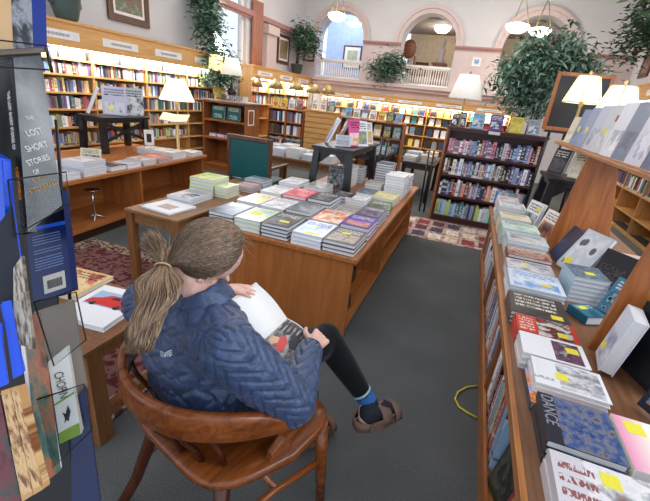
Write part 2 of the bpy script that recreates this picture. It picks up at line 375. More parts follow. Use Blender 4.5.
framed('framed_picture', 'tall narrow framed print on left wall beyond the pilaster', T((LX+0.035, 9.78, 2.5)) @ RL, 0.66, 0.66, FRB, art('art_d', (216, 196, 160), (150, 110, 90), (120, 120, 90), (90, 60, 50)), 0.07, 0.05)
framed('framed_picture', 'small dark framed picture on back wall left of the arches', T((-4.93+0.07, BY-0.035, 2.55)), 0.34, 0.36, FRB, art('art_e', (200, 170, 140), (160, 100, 90), (120, 60, 60), (60, 40, 40)), 0.05, 0.02)
framed('wall_notice', 'small blue and white notice on pier between middle and right arches', T((-0.37, BY-0.045, 2.66)), 0.2, 0.2, WHT, art('art_f', (220, 226, 235), (80, 110, 170), (150, 180, 220), (40, 60, 120)), 0.015, 0.03, 'notice')
# round-backed chair, vase figure and lamp in middle room
t = thing('gallery_chair', 'round backed brown wooden chair in the gallery behind middle arch', 'chair', (-2.22, 11.85, 2.0))
g = G(); g.ell((0, 0, 0.95), (0.2, 0.035, 0.24)); g.obj('backrest', wood('gallery_wood', (96, 50, 26), (150, 88, 46)), t)
G().box(-0.22, 0.22, 0.03, 0.45, 0.42, 0.47).obj('seat', MC['gallery_wood'], t, 0.01)
for a in (-0.2, 0.16):
    for b_ in (0.04, 0.4): G().box(a, a+0.04, b_, b_+0.04, 0, 0.42 if b_ > 0.1 else 0.8).obj('leg', MC['gallery_wood'], t)
t = thing('pedestal_statue', 'pale figure statue on brown pedestal in gallery, middle arch', 'statue', (-1.35, 12.0, 2.0))
G().box(-0.16, 0.16, -0.16, 0.16, 0, 0.62).box(-0.2, 0.2, -0.2, 0.2, 0.62, 0.66).obj('pedestal', wood('gallery_wood', (96, 50, 26), (150, 88, 46)), t)
G().lathe([(0.1, 0.66), (0.12, 0.72), (0.07, 0.82), (0.11, 0.95), (0.09, 1.02), (0.04, 1.06), (0.07, 1.12), (0.07, 1.2), (0.0, 1.26)], 14).obj('figure', plain('stone_pale', (190, 180, 176), 0.7), t)
t = thing('monitor', 'black flat monitor on stand seen through the right arch', 'monitor', (0.55, 12.35, 2.4005))
G().box(-0.3, 0.3, -0.02, 0.02, 0.15, 0.5).obj('screen', BLK, t, 0.01); G().box(-0.03, 0.03, 0.02, 0.05, 0.02, 0.2).box(-0.14, 0.14, -0.08, 0.1, 0.0, 0.02).obj('stand', BLK, t)
t = thing('gallery_desk', 'dark desk under the monitor behind the right arch', 'desk', (0.55, 12.45, 2.0))
G().box(-0.6, 0.6, -0.3, 0.3, 0.36, 0.4).obj('desktop', BLK, t)
for a in (-0.58, 0.53):
    for b_ in (-0.28, 0.23): G().box(a, a+0.05, b_, b_+0.05, 0, 0.36).obj('leg', BLK, t)
t = thing('office_chair', 'black office chair left of monitor behind the right arch', 'chair', (-0.02, 11.62, 2.0))
G().box(-0.16, 0.16, -0.03, 0.03, 0.5, 0.72).obj('backrest', BLK, t, 0.02); G().box(-0.2, 0.2, 0, 0.4, 0.36, 0.42).obj('seat', BLK, t, 0.02); G().lathe([(0.2, 0), (0.03, 0.05), (0.03, 0.36)], 10, c=(0, 0.2)).obj('pedestal', BLK, t)

GLOW = emis('lamp_glass', (255, 246, 226), 6.0)
def bowl(label, name, loc, chain_top, r=0.25, e=22):
    t = thing(name, label, 'ceiling light', loc, 0, None)
    G().lathe([(0.0, -0.11*r/0.25), (r*0.5, -0.09*r/0.25), (r*0.85, -0.03), (r, 0.02), (r*0.98, 0.05), (r*0.3, 0.09), (0, 0.1)], 24).obj('glass_bowl', GLOW, t)
    g = G()
    for k in range(3): a = 2*PI*k/3; g.tube([(r*0.9*math.cos(a), r*0.9*math.sin(a), 0.04), (0.02*math.cos(a), 0.02*math.sin(a), 0.55)], 0.008, 5)
    g.obj('suspension', BRASS, t)
    G().tube([(0, 0, 0.53), (0, 0, chain_top-loc[2])], 0.008, 6).obj('chain', BRASS, t)
    plight('bulb', (0, 0, -0.25), e, (1.0, 0.93, 0.82), 0.15, t); return t
bowl('white glass bowl pendant hanging before the left arch', 'bowl_pendant', on_y(337, 17, 8.6), 4.9, 0.19)
bowl('white glass bowl pendant, left of the pair by right arch', 'bowl_pendant', on_y(517, 28, 9.2), 4.9, 0.22)
bowl('white glass bowl pendant, right of the pair by right arch', 'bowl_pendant', on_y(539.5, 32, 10.0), 4.9, 0.22)
t = thing('flush_ceiling_light', 'round glowing flush light on gallery ceiling behind middle arch', 'ceiling light', (-1.5, 12.4, 3.62))
G().lathe([(0.0, -0.16), (0.12, -0.15), (0.2, -0.09), (0.23, 0)], 20).obj('glass_shade', GLOW, t); plight('bulb', (0, 0, -0.3), 25, (1, 0.9, 0.78), 0.1, t)
plight('gallery_light_right', (1.0, 12.6, 3.4), 14, (1, 0.9, 0.8), 0.2)
t = thing('flush_ceiling_light', 'pale ceiling light glowing in the blue gallery room', 'ceiling light', (-4.1, 12.5, 3.62))
G().lathe([(0.0, -0.1), (0.16, -0.08), (0.22, 0)], 20).obj('glass_shade', GLOW, t); G().tube([(0, 0, 0), (0, 0, 1.28)], 0.015, 6).obj('stem', BRASS, t)

# rugs
RUGR = rug_mat('rug_red', (88, 38, 44), (44, 32, 46), (120, 86, 80), 22.0)
t = thing('oriental_rug', 'red patterned oriental rug on carpet by small side table', 'rug', (-2.3, 1.4, 0))
G().box(-0.78, 0.9, -0.9, 0.95, 0.0005, 0.004).obj('field', RUGR, t)
g = G().box(-0.92, 1.02, -1.02, -0.9, 0.001, 0.009).box(-0.92, 1.02, 0.95, 1.07, 0.001, 0.009).box(-0.92, -0.78, -0.9, 0.95, 0.001, 0.009).box(0.9, 1.02, -0.9, 0.95, 0.001, 0.009)
g.obj('border', rug_mat('rug_border', (70, 46, 54), (120, 56, 56), (166, 140, 118), 30.0), t)
t = thing('runner_rug', 'rose runner rug with cream and dark panels before mahogany bookcase', 'rug', (0, 0, 0))
G().box(-2.2, 1.0, 4.62, 5.56, 0.001, 0.006).obj('ground', rug_mat('runner_rose', (150, 110, 108), (120, 74, 76), (190, 170, 160), 16), t)
cols = [(186, 170, 156), (70, 70, 84), (128, 60, 62), (196, 184, 168), (92, 60, 66)]
k = 0
for r in range(3):
    for i in range(15):
        x = -2.12+i*0.205; y = 4.7+r*0.285; k += 1; c = cols[(i*2+r*3) % 5]
        G().box(x, x+0.155, y, y+0.2, 0.0062, 0.0075).obj('panel', rug_mat('panel_%d' % ((i*2+r*3) % 5), c, tuple(v*0.7 for v in c), tuple(min(255, v*1.2) for v in c), 22) if 'pn%d' % ((i*2+r*3) % 5) not in MC else MC['pn%d' % ((i*2+r*3) % 5)], t)
        MC['pn%d' % ((i*2+r*3) % 5)] = bpy.data.materials['panel_%d' % ((i*2+r*3) % 5)]

# ---------------------------------------------------------------- books
def shelf_mesh(c):
    k = 'shelfmesh_'+c
    if k not in MC:
        g = G().box(-0.5, -0.4, 0, 1, 0, 1).box(0.4, 0.5, 0, 1, 0, 1).box(-0.4, 0.4, 0, 0.05, 0, 1).box(-0.4, 0.4, 0.05, 0.97, 0.02, 0.965, 1)
        MC[k] = g.mesh('book_'+c, [spine_mat(c, COL[c]), PAGE])
    return MC[k]
BOOKN = [0]
def shelf_book(M, c, w_, d, h, label, group, lean=0.0):
    o = bpy.data.objects.new('book', shelf_mesh(c)); C.objects.link(o); BOOKN[0] += 1
    o.matrix_world = M @ Matrix.Rotation(lean, 4, 'Y') @ Matrix.Diagonal((w_, d, h, 1))
    return tag(o, label, 'book', group)
def row(M, x0, x1, z, where, pal, group, rnd, h=(0.15, 0.19), th=(0.014, 0.032), depth=0.13, inset=0.02, maxh=None, gap_p=0.0):
    """books standing side by side on one shelf, spines to the front"""
    xs_ = []; x = x0+0.004
    while True:
        t_ = rnd.uniform(*th)
        if x+t_ > x1-0.004: break
        hh = rnd.uniform(*h); xs_.append([x, t_, min(hh, maxh) if maxh else hh, 0]); x += t_+0.0012
        if rnd.random() < gap_p: x += 0.03
    if not xs_: return
    n = len(xs_); sl = (x1-0.004-x)/max(1, n)
    def sz(i):
        _, t_, hh, _ = xs_[i]; a = (hh-h[0])/(h[1]-h[0]+1e-6); b_ = (t_-th[0])/(th[1]-th[0])
        return 'tall' if a > 0.66 else 'short' if a < 0.3 else 'thick' if b_ > 0.7 else 'slim' if b_ < 0.3 else 'medium'
    for attempt in range(400):
        cs = [rnd.choice(pal) for _ in xs_]
        labs = []
        for i in range(n):
            s_ = sz(i)
            if i == 0: l = '%s %s book at left end beside %s one, %s' % (s_, cs[0], cs[min(1, n-1)], where)
            elif i == n-1: l = '%s %s book at right end beside %s one, %s' % (s_, cs[i], cs[i-1], where)
            else: l = '%s %s book between %s and %s ones, %s' % (s_, cs[i], cs[i-1], cs[i+1], where)
            labs.append(l)
        if len(set(labs)) == n and not any(l in USED for l in labs): break
    for i, (x, t_, hh, _) in enumerate(xs_):
        shelf_book(M @ T((x+t_/2+sl*i*0.6, inset+rnd.uniform(0, 0.012), z+0.0008)), cs[i], t_, depth, hh, labs[i], group)

def flat_meshes(mat, w_, d, t_, soft=False):
    k = ('fm', mat.name, round(w_, 3), round(d, 3), round(t_, 4))
    if k not in MC:
        b_ = min(0.003, t_*0.12)
        g = G().box(-w_/2, w_/2, -d/2, d/2, 0, b_).box(-w_/2, w_/2, -d/2, d/2, t_-b_, t_).box(-w_/2, -w_/2+b_, -d/2, d/2, b_, t_-b_)
        p = G().box(-w_/2+b_, w_/2-0.004, -d/2+0.004, d/2-0.004, b_, t_-b_)
        MC[k] = (g.mesh('cover', mat), p.mesh('page_block', PAGE))
    return MC[k]
STK = G().box(-0.5, 0.5, -0.5, 0.5, 0, 1).mesh('sticker', YEL)
def book(M, mat, w_, d, t_, label, group=None, sticker=None, pagespart=True, name='book', flip=False):
    """local: x across cover (spine at -x), y up the cover, z out of the cover"""
    a, b_ = flat_meshes(mat, w_, d, t_); o = bpy.data.objects.new(name, a); C.objects.link(o); o.matrix_world = M; BOOKN[0] += 1
    tag(o, label, 'book', group)
    p = bpy.data.objects.new('page_block', b_); C.objects.link(p); p.parent = o
    if sticker:
        sx, sy, sw, sh = sticker
        s = bpy.data.objects.new('price_sticker', STK); C.objects.link(s); s.parent = o
        s.matrix_local = T((sx*w_/2, sy*d/2, t_+0.0002)) @ Matrix.Rotation(0.05, 4, 'Z') @ Matrix.Diagonal((sw, sh, 0.0006, 1))
    return o
ORD = ['topmost', 'second', 'third', 'fourth', 'fifth', 'sixth', 'seventh', 'eighth', 'ninth', 'tenth', 'eleventh']
def stack(x, y, z, mat, w_, d, t_, n, pile, rz=0.0, group=None, sticker=None, rnd=random, jit=0.004, topmat=None, what='hardcover book'):
    """n equal books lying one on another; labels count from the top"""
    for k in range(n):
        pos = n-1-k
        l = ('%s %s from top of %s' % (ORD[pos] if pos else 'topmost', what, pile)) if pos else 'topmost %s of %s' % (what, pile)
        M = T((x+rnd.uniform(-jit, jit), y+rnd.uniform(-jit, jit), z+k*(t_+0.0006)+0.0006)) @ Matrix.Rotation(rz+rnd.uniform(-0.02, 0.02), 4, 'Z')
        book(M, topmat if (topmat and pos == 0) else mat, w_, d, t_, l, group or ('books of '+pile), sticker if pos == 0 else None)

# ---------------------------------------------------------------- bookcases
TUBE = emis('shelf_light', (255, 240, 208), 9.0)
def case(label, loc, rz, w_, h, d, shelves, divs, mat, matz, header=0.0, signs=0, light=0, name='bookcase', back=True, plinth=0.05, board=0.02):
    t = thing(name, label, 'bookcase', loc, rz); hh = h-header
    for x in (0, w_-board): G().box(x, x+board, 0, d, 0, h).obj('side_panel', matz, t, 0.002)
    G().box(board, w_-board, 0, d, hh-board, hh).obj('top_panel', mat, t)
    if header:
        G().box(-0.01, w_+0.01, -0.03, 0.02, hh, h).box(-0.02, w_+0.02, -0.045, d, h-0.02, h+0.01).obj('header_board', mat, t)
    G().box(board, w_-board, 0.015, 0.03, 0, plinth).obj('plinth', mat, t)
    if back: G().box(board, w_-board, d-0.01, d, 0, hh).obj('back_panel', mat, t)
    for z in shelves: G().box(board, w_-board, 0.0, d-0.01, z-board, z).obj('shelf', mat, t)
    for x in divs: G().box(x-board/2, x+board/2, 0.001, d-0.01, plinth, hh-board).obj('divider', matz, t)
    bw = w_/max(1, signs)
    for k in range(signs):
        cx = bw*(k+0.5); G().box(cx-bw*0.32, cx+bw*0.32, -0.034, -0.03, hh+header*0.28, hh+header*0.62).obj('sign_strip', plain('sign_paper', (226, 224, 222), 0.6), t)
        g = G(); rr = random.Random(k+int(h*100))
        xx = cx-bw*0.18
        while xx < cx+bw*0.18:
            l = rr.uniform(0.006, 0.014); g.box(xx, xx+l, -0.0352, -0.034, hh+header*0.39, hh+header*0.5); xx += l+0.007
        g.obj('sign_lettering', plain('sign_ink', (130, 130, 140), 0.6), t)
    if light:
        G().box(0.04, w_-0.04, -0.028, -0.008, hh-0.018, hh-0.002).obj('light_strip', TUBE, t)
        n = max(1, int(w_/1.0))
        for k in range(n):
            l = bpy.data.lights.new('shelf_glow', 'AREA'); l.shape = 'RECTANGLE'; l.size = w_/n*0.95; l.size_y = 0.03; l.energy = light; l.color = (1.0, 0.93, 0.80)
            o = bpy.data.objects.new('shelf_glow', l); C.objects.link(o); o.parent = t; o.location = (w_*(k+0.5)/n, -0.06, hh-0.02); o.rotation_euler = (math.radians(28), 0, 0)
    return t, T(loc) @ Matrix.Rotation(rz, 4, 'Z')
WARM = ['red', 'orange', 'cream', 'white', 'tan', 'maroon', 'brown', 'black', 'yellow', 'grey', 'navy', 'blue']
DARKP = ['black', 'navy', 'maroon', 'brown', 'cream', 'grey', 'teal', 'red', 'white', 'purple', 'green']
MIXP = list(COL); LITE = ['white', 'cream', 'tan', 'grey', 'sky', 'red', 'black', 'orange', 'navy', 'lime']
rnd = random.Random(3)
NUMW = ['top', 'second', 'third', 'fourth', 'fifth', 'sixth']
# tall wall bookcase on the left (bays seen: three)
Y0 = 3.0; SH = [0.40, 0.62, 0.84, 1.05, 1.24, 1.44, 1.61]
t, M = case('tall pale oak wall bookcase with lit header, left of the photo', (-4.65, Y0, 0), PI/2, 3.52, 2.0, 0.3, SH[:], [0.88, 1.76, 2.64], PINE, PINEZ, 0.27, 4, 14)
baynm = ['left bay', 'middle bay', 'third bay', 'far bay']
for s_, z in enumerate(reversed(SH[1:])):
    for b_ in range(4):
        if b_ == 3 and s_ > 3: continue
        maxh = 0.155
        row(M, b_*0.88+0.03, b_*0.88+0.86, z, '%s shelf, %s, tall wall bookcase' % (NUMW[s_], baynm[b_]), [LITE, MIXP, WARM, DARKP][s_ % 4] if s_ else LITE, 'books in the tall wall bookcase', rnd,
            h=(0.11, 0.155), th=(0.018, 0.042), depth=0.12)
for k, (y, n) in enumerate([(3.18, 4), (3.42, 5), (3.66, 4)]):
    stack(-4.78, y, 0.40, cover('lowpile%d' % k, (190, 195, 205), (150, 160, 180), (210, 212, 216)), 0.17, 0.2, 0.03, n, '%s pale pile on tall wall bookcase low shelf' % ['left', 'middle', 'right'][k], rz=PI)
# bookcase along left wall near the corner
t, M = case('lit oak bookcase along left wall running into the far corner', (-4.65, 7.66, 0), PI/2, 3.1, 1.96, 0.3, [0.5, 0.9, 1.2, 1.46], [0.8, 1.6, 2.4], PINE, PINEZ, 0.24, 3, 12)
for s_, z in enumerate([1.46, 1.2]):
    for b_ in range(4): row(M, b_*0.775+0.05, b_*0.775+0.75, z, '%s shelf, %s, corner bookcase' % (NUMW[s_], baynm[b_]), LITE, 'books in the corner bookcase', rnd, h=(0.16, 0.2), th=(0.03, 0.06))
# low lit bookcase under the gallery, face-out books
t, M = case('long lit bookcase with face-out books under the gallery balustrades', (-4.2, 10.62, 0), 0, 4.9, 1.68, 0.3, [0.22, 0.5, 0.8, 1.08, 1.3][:], [0.98, 1.96, 2.94, 3.92], PINE, PINEZ, 0.17, 5, 10)
fcols = ['white', 'cream', 'navy', 'sky', 'grey', 'black', 'red', 'teal', 'tan', 'yellow']
FM = {c: cover('face_'+c, COL[c], COL[rnd.choice(fcols)], COL[rnd.choice(fcols)], ['photo', 'cells'][i % 2], i, COL['black'] if c != 'black' else COL['tan']) for i, c in enumerate(fcols)}
def facerow(M, x0, x1, z, where, group, w_=0.12, h_=0.17, gap=0.03, y=0.05, lean=0.18, rnd=rnd):
    n = int((x1-x0)/(w_+gap)); 
    for a in range(300):
        cs = [rnd.choice(fcols) for _ in range(n)]
        labs = ['face-out %s book between %s and %s ones, %s' % (cs[i], cs[i-1] if i else 'post', cs[i+1] if i < n-1 else 'post', where) for i in range(n)]
        if len(set(labs)) == n and not any(l in USED for l in labs): break
    for i in range(n):
        x = x0+(i+0.5)*(x1-x0)/n
        m_ = M @ T((x, y, z+0.0005)) @ Matrix.Rotation(PI/2-lean, 4, 'X') @ T((0, h_/2, 0.0))
        book(m_, FM[cs[i]], w_, h_, 0.018, labs[i], group)
for s_, z in enumerate([1.3, 1.08, 0.8, 0.5, 0.22]):
    for b_ in range(5):
        if s_ > 2 and b_ < 2: continue
        if b_ == 4 and s_ > 2: continue
        facerow(M, b_*0.98+0.05, b_*0.98+0.93, z, '%s shelf, %s bay, gallery bookcase' % (NUMW[s_], ['first', 'second', 'third', 'fourth', 'last'][b_]), 'face-out books under the gallery', h_=[0.15, 0.17, 0.19, 0.19, 0.19][s_])
# mahogany bookcase in the middle distance
MS = [0.08, 0.38, 0.67, 0.955]
t, M = case('low mahogany bookcase packed with books beyond the display tables', (-0.345, 5.63, 0), 0, 1.2, 1.28, 0.28, MS, [], MAHO, MAHOZ, plinth=0.06, board=0.025)
G().box(-0.02, 1.22, -0.02, 0.29, 1.28, 1.305).obj('cornice', MAHO, t, 0.004)
G().box(-0.028, -0.001, -0.005, 0.28, 0, 1.275).obj('oak_side', OAKZ, t)
G().box(0.5, 0.64, -0.026, -0.021, 1.262, 1.3).obj('shelf_sign', WHT, t)
pals = [['navy', 'teal', 'lime', 'white', 'grey', 'maroon', 'sky'], ['white', 'sky', 'blue', 'maroon', 'navy', 'orange', 'red', 'grey'], ['white', 'cream', 'sky', 'black', 'orange', 'red', 'brown', 'purple', 'blue'], ['purple', 'blue', 'orange', 'black', 'sky', 'white', 'pink', 'red', 'navy']]
for s_, z in enumerate(MS):
    row(M, 0.03, 1.17, z, '%s shelf, low mahogany bookcase' % ['bottom', 'third', 'second', 'top'][s_], pals[s_], 'books in the mahogany bookcase', rnd, h=(0.17, 0.235), th=(0.022, 0.05), depth=0.16)
# books displayed on top of it
tops = [('black', -0.02, 0.1, 0.16), ('navy', 0.1, 0.07, 0.18), ('sky', 0.25, 0.15, 0.2), ('purple', 0.47, 0.16, 0.2), ('yellow', 0.72, 0.15, 0.2), ('grey', 0.93, 0.15, 0.19)]
tl = ['small black book standing at left end atop mahogany bookcase', 'slim navy book standing second atop the mahogany bookcase', 'pale blue book displayed upright atop the mahogany bookcase', 'purple and blue book displayed upright atop the mahogany bookcase', 'bright yellow book displayed atop mahogany bookcase behind the sticker sign', 'grey blue book displayed near right end atop mahogany bookcase']
for (c, x, w_, h_), l in zip(tops, tl):
    mt = cover('top_'+c, COL[c], COL['white'] if c != 'yellow' else (214, 196, 90), COL['navy'] if c != 'yellow' else (240, 220, 120), 'photo', 3, COL['black'] if c != 'yellow' else (120, 110, 60), box=(0.1, 0.9, 0.12, 0.55))
    book(M @ T((x+w_/2+0.02, 0.12, 1.3055)) @ Matrix.Rotation(rnd.uniform(-0.2, 0.2), 4, 'Z') @ Matrix.Rotation(PI/2-0.2, 4, 'X') @ T((0, h_/2, 0)), mt, w_, h_, 0.02, l, None)
# right wall bookcase
t, M = case('pale oak bookcase with header signs on the right wall', (2.45, 9.3, 0), -PI/2, 4.2, 2.22, 0.3, [0.3, 0.62, 0.92, 1.2, 1.48, 1.74], [0.84, 1.68, 2.52, 3.36], PINE, PINEZ, 0.26, 4, 6)
for s_, z in enumerate([1.2, 0.92, 0.62]):
    for b_ in range(4): row(M, b_*0.84+0.03, b_*0.84+0.81, z, '%s shelf, %s, right wall bookcase' % (NUMW[s_+3], baynm[b_]), [MIXP, LITE, DARKP][s_], 'books in the right wall bookcase', rnd, h=(0.18, 0.23), th=(0.035, 0.06))

# cabinet with the lamps (left of the green chair)
CABW = wood('cabinet_brown', (110, 62, 32), (160, 98, 54), 0.35, 'X')
CABZ = wood('cabinet_brown_z', (110, 62, 32), (160, 98, 54), 0.35, 'Z')
t, M = case('brown wooden cabinet with grey top carrying lamps, behind green chair', (-4.64, 6.0, 0), 0, 0.90, 1.24, 0.45, [0.14, 0.62, 0.93], [], CABW, CABZ, plinth=0.1, board=0.03, name='display_cabinet')
G().box(-0.005, 0.95, -0.03, 0.47, 1.24, 1.265).obj('counter_top', plain('grey_counter', (150, 144, 140), 0.4), t, 0.004)
teal = cover('teal_box', (18, 82, 88), (20, 110, 110), (200, 210, 200), 'cells', 4, (10, 60, 70), box=(0.2, 0.8, 0.1, 0.4))
for k in range(2):
    book(M @ T((0.26+k*0.32, 0.12, 0.9335)) @ Matrix.Rotation(PI/2-0.12, 4, 'X') @ T((0, 0.115, 0)), teal, 0.27, 0.23, 0.03, 'dark teal face-out book on the cabinet shelf, %s of the pair' % ['left', 'right'][k])
pur = cover('purple_mag', (170, 140, 190), (210, 200, 220), (120, 90, 160))
for k in range(4): stack(-4.72+0.22+k*0.17, 6.2, 0.62, pur, 0.15, 0.2, 0.016, 3, 'purple pile on cabinet middle shelf, %s' % ['leftmost', 'second along', 'third along', 'rightmost'][k])
row(M, 0.62, 0.86, 0.14, 'cabinet bottom shelf beside green chair', ['purple', 'red', 'blue', 'cream', 'orange'], 'books at the cabinet bottom', rnd, h=(0.2, 0.3), th=(0.025, 0.04))
framed('wall_notice', 'small black and white poster on the cabinet end panel', T((-3.735, 6.17, 1.02)) @ RL, 0.2, 0.26, WHT, art('art_g', (230, 230, 228), (60, 60, 64), (190, 190, 190), (30, 30, 34)), 0.02, 0, 'poster')
# low bookcase and slat display end
t, M = case('low oak bookcase of dark books behind the green chair', (-4.25, 7.7, 0), 0, 0.84, 1.18, 0.3, [0.1, 0.4, 0.66, 0.92], [0.42], OAK, OAKZ, plinth=0.06)
for s_, z in enumerate([0.92, 0.66, 0.4]):
    for b_ in range(2): row(M, b_*0.41+0.03, b_*0.41+0.39, z, '%s shelf, %s, low oak bookcase' % (NUMW[s_], ['left half', 'right half'][b_]), DARKP, 'books in the low oak bookcase', rnd, h=(0.17, 0.21), th=(0.025, 0.05))
t = thing('slatwall_display', 'pale wooden slatwall end panel facing camera in middle distance', 'display panel', (-3.36, 7.66, 0))
g = G().box(0, 0.66, 0.03, 0.3, 0, 1.2)
for k in range(11): g.box(0, 0.66, 0, 0.03, 0.04+k*0.106, 0.04+k*0.106+0.088)
g.obj('slat_panel', PINE, t); G().box(-0.02, 0.68, -0.02, 0.32, 1.2, 1.225).obj('top_board', PINE, t)
t, M = case('oak bookcase right of the slatwall panel in middle distance', (-2.6, 7.7, 0), 0, 1.3, 1.16, 0.3, [0.2, 0.56, 0.87], [0.65], OAK, OAKZ, plinth=0.06)
for s_, z in enumerate([0.87, 0.56]):
    for b_ in range(2): facerow(M, b_*0.65+0.03, b_*0.65+0.62, z, '%s shelf, %s, bookcase beside slatwall' % (NUMW[s_], ['left half', 'right half'][b_]), 'face-out books beside slatwall', 0.15, 0.22, 0.02)

# ---------------------------------------------------------------- display tables
TZ = 0.593
# big centre table
t = thing('display_table', 'large honey oak display table in the middle, open shelves facing aisle', 'table', (0, 0, 0))
G().box(-1.60, -0.5, 2.10, 4.76, TZ-0.032, TZ).obj('tabletop', OAKY, t, 0.004)
G().box(-1.50, -0.53, 2.125, 2.145, 0.0, TZ-0.032).obj('end_panel', wood('oak_panel', (150, 84, 38), (184, 112, 56), 0.35, 'Z', 0.5), t)
G().box(-1.50, -0.53, 4.70, 4.72, 0.0, TZ-0.032).obj('end_panel', OAKZ, t)
G().box(-1.02, -1.0, 2.145, 4.70, 0.0, TZ-0.032).obj('back_panel', OAKY, t)
G().box(-1.50, -1.48, 2.145, 4.70, 0.0, TZ-0.032).obj('back_panel', OAKY, t)
G().box(-1.0, -0.535, 3.12, 3.145, 0.0, TZ-0.032).obj('divider', OAKZ, t)
G().box(-1.0, -0.53, 2.145, 4.70, 0.05, 0.075).obj('shelf', OAKY, t); G().box(-1.0, -0.535, 3.145, 4.70, 0.32, 0.34).obj('shelf', OAKY, t)
G().box(-1.0, -0.55, 2.145, 4.70, 0.0, 0.05).obj('plinth', OAKY, t)
G().box(-1.0, -0.535, 2.145, 4.70, TZ-0.07, TZ-0.032).obj('apron', OAKY, t)
t = thing('cable_box', 'black box with cables inside the centre table near compartment', 'box', (-0.78, 2.75, 0.0755))
G().box(-0.1, 0.1, -0.13, 0.13, 0, 0.13).obj('case', BLK, t, 0.01); g = G(); g.tube([(0.1, -0.1, 0.06), (0.16, -0.2, 0.01), (0.2, -0.34, 0.012), (0.15, -0.45, 0.01)], 0.005, 6); g.obj('cable', BLK, t)
# narrow desk
t = thing('reading_desk', 'narrow walnut desk on square legs, piles of books on it', 'desk', (-2.29, 2.03, 0))
G().box(0, 0.49, 0, 1.45, TZ-0.025, TZ).obj('desktop', DESKW, t, 0.006)
G().box(0.03, 0.46, 0.03, 1.42, TZ-0.11, TZ-0.025).obj('apron', DESKW, t)
for a in (0.005, 0.425):
    for b_ in (0.005, 1.385): G().box(a, a+0.06, b_, b_+0.06, 0, TZ-0.025).obj('leg', DESKL, t, 0.004)
# long table on the left
ltm = T((-3.18, 2.21, 0)) @ Matrix.Rotation(math.radians(4.9), 4, 'Z')
t = thing('display_table', 'long honey oak table on left under black stand and magazines', 'table', (-3.18, 2.21, 0), math.radians(4.9))
G().box(-1.26, 0, -0.7, 2.24, TZ-0.035, TZ).obj('tabletop', OAKY, t, 0.004)
G().box(-1.05, -0.04, 2.17, 2.2, 0, TZ-0.035).obj('end_panel', OAKZ, t); G().box(-1.05, -0.04, -0.66, -0.63, 0, TZ-0.035).obj('end_panel', OAKZ, t)
G().box(-0.56, -0.04, 0.98, 1.01, 0.12, TZ-0.035).obj('divider', OAKZ, t); G().box(-0.6, -0.57, -0.63, 2.17, 0, TZ-0.035).obj('back_panel', OAKY, t)
G().box(-0.57, -0.03, -0.63, 2.17, 0.09, 0.12).obj('shelf', OAKY, t); G().box(-0.57, -0.06, -0.63, 2.17, 0.0, 0.09).obj('plinth', plain('plinth_dark', (60, 34, 20), 0.5), t)
p = on_z(103, 221, 0.12)
t = thing('chrome_stand', 'small chrome and glass stand on left table lower shelf', 'stand', (p.x-0.1, p.y, 0.1205))
g = G()
for k in range(4): a = PI/4+k*PI/2; g.tube([(0.09*math.cos(a), 0.09*math.sin(a), 0.01), (0.02*math.cos(a), 0.02*math.sin(a), 0.04), (0, 0, 0.05)], 0.009, 6)
g.obj('foot', CHROME, t); G().tube([(0, 0, 0.04), (0, 0, 0.3)], 0.01, 8).obj('stem', CHROME, t); G().lathe([(0.07, 0.3), (0.07, 0.306)], 16).obj('plate', CHROME, t)
# long table on the right with its raised display
t = thing('display_table', 'long honey oak display table on right loaded with sale books', 'table', (0, 0, 0))
G().box(0.335, 1.40, 0.55, 4.34, TZ-0.03, TZ).obj('tabletop', wood('table_right', (112, 74, 50), (146, 102, 72), 0.4, 'Y'), t)
G().box(0.315, 0.335, 0.55, 4.36, TZ-0.035, TZ+0.006).obj('edge_strip', wood('oak_edge', (150, 88, 42), (196, 130, 74), 0.35, 'Y'), t, 0.003)
for y in (4.30, 3.0, 1.93, 0.85): G().box(0.355, 0.80, y, y+0.03, 0.0, TZ-0.03).obj('divider', OAKZ, t)
G().box(0.80, 0.82, 0.55, 4.33, 0, TZ-0.03).obj('back_panel', OAKY, t)
G().box(0.365, 0.80, 0.55, 4.33, 0.05, 0.075).obj('shelf', OAKY, t); G().box(0.35, 0.365, 0.55, 4.33, 0.0, 0.10).obj('shelf_lip', OAKY, t)
PY2 = 1.75
ORK = wood('oak_red', (140, 76, 34), (190, 116, 60), 0.35, 'Z')
t = thing('raised_shelf', 'raised oak shelf on tapered panels standing on the right table', 'shelf', (0, 0, TZ+0.0005))
for y in (3.12, PY2, 0.45):
    G().prism([(0.67, y, 0), (1.09, y, 0), (0.93, y, 0.712), (0.75, y, 0.712)], (0, 0, 0), (0, 0.028, 0)).obj('tapered_panel', ORK, t, 0.003)
G().box(0.735, 1.06, 0.7, 4.42, 0.712, 0.735).obj('shelf_board', wood('oak_shelf', (170, 108, 66), (206, 146, 98), 0.35, 'Y'), t, 0.004)
# side table
t = thing('side_table', 'small dark oak side table at the reader\'s left', 'table', (-1.20, 0.86, 0))
G().box(-0.72, 0, -0.05, 0.42, 0.478, 0.5).obj('tabletop', DESKL, t, 0.004)
for a in (-0.70, -0.075):
    for b_ in (-0.03, 0.33): G().box(a, a+0.07, b_, b_+0.07, 0, 0.478).obj('leg', DESKL, t, 0.003)
for a in (-0.685, -0.06): G().box(a, a+0.04, 0.04, 0.33, 0.1, 0.15).obj('stretcher', DESKL, t)
G().box(-0.68, -0.03, -0.015, 0.38, 0.41, 0.478).obj('apron', DESKL, t)

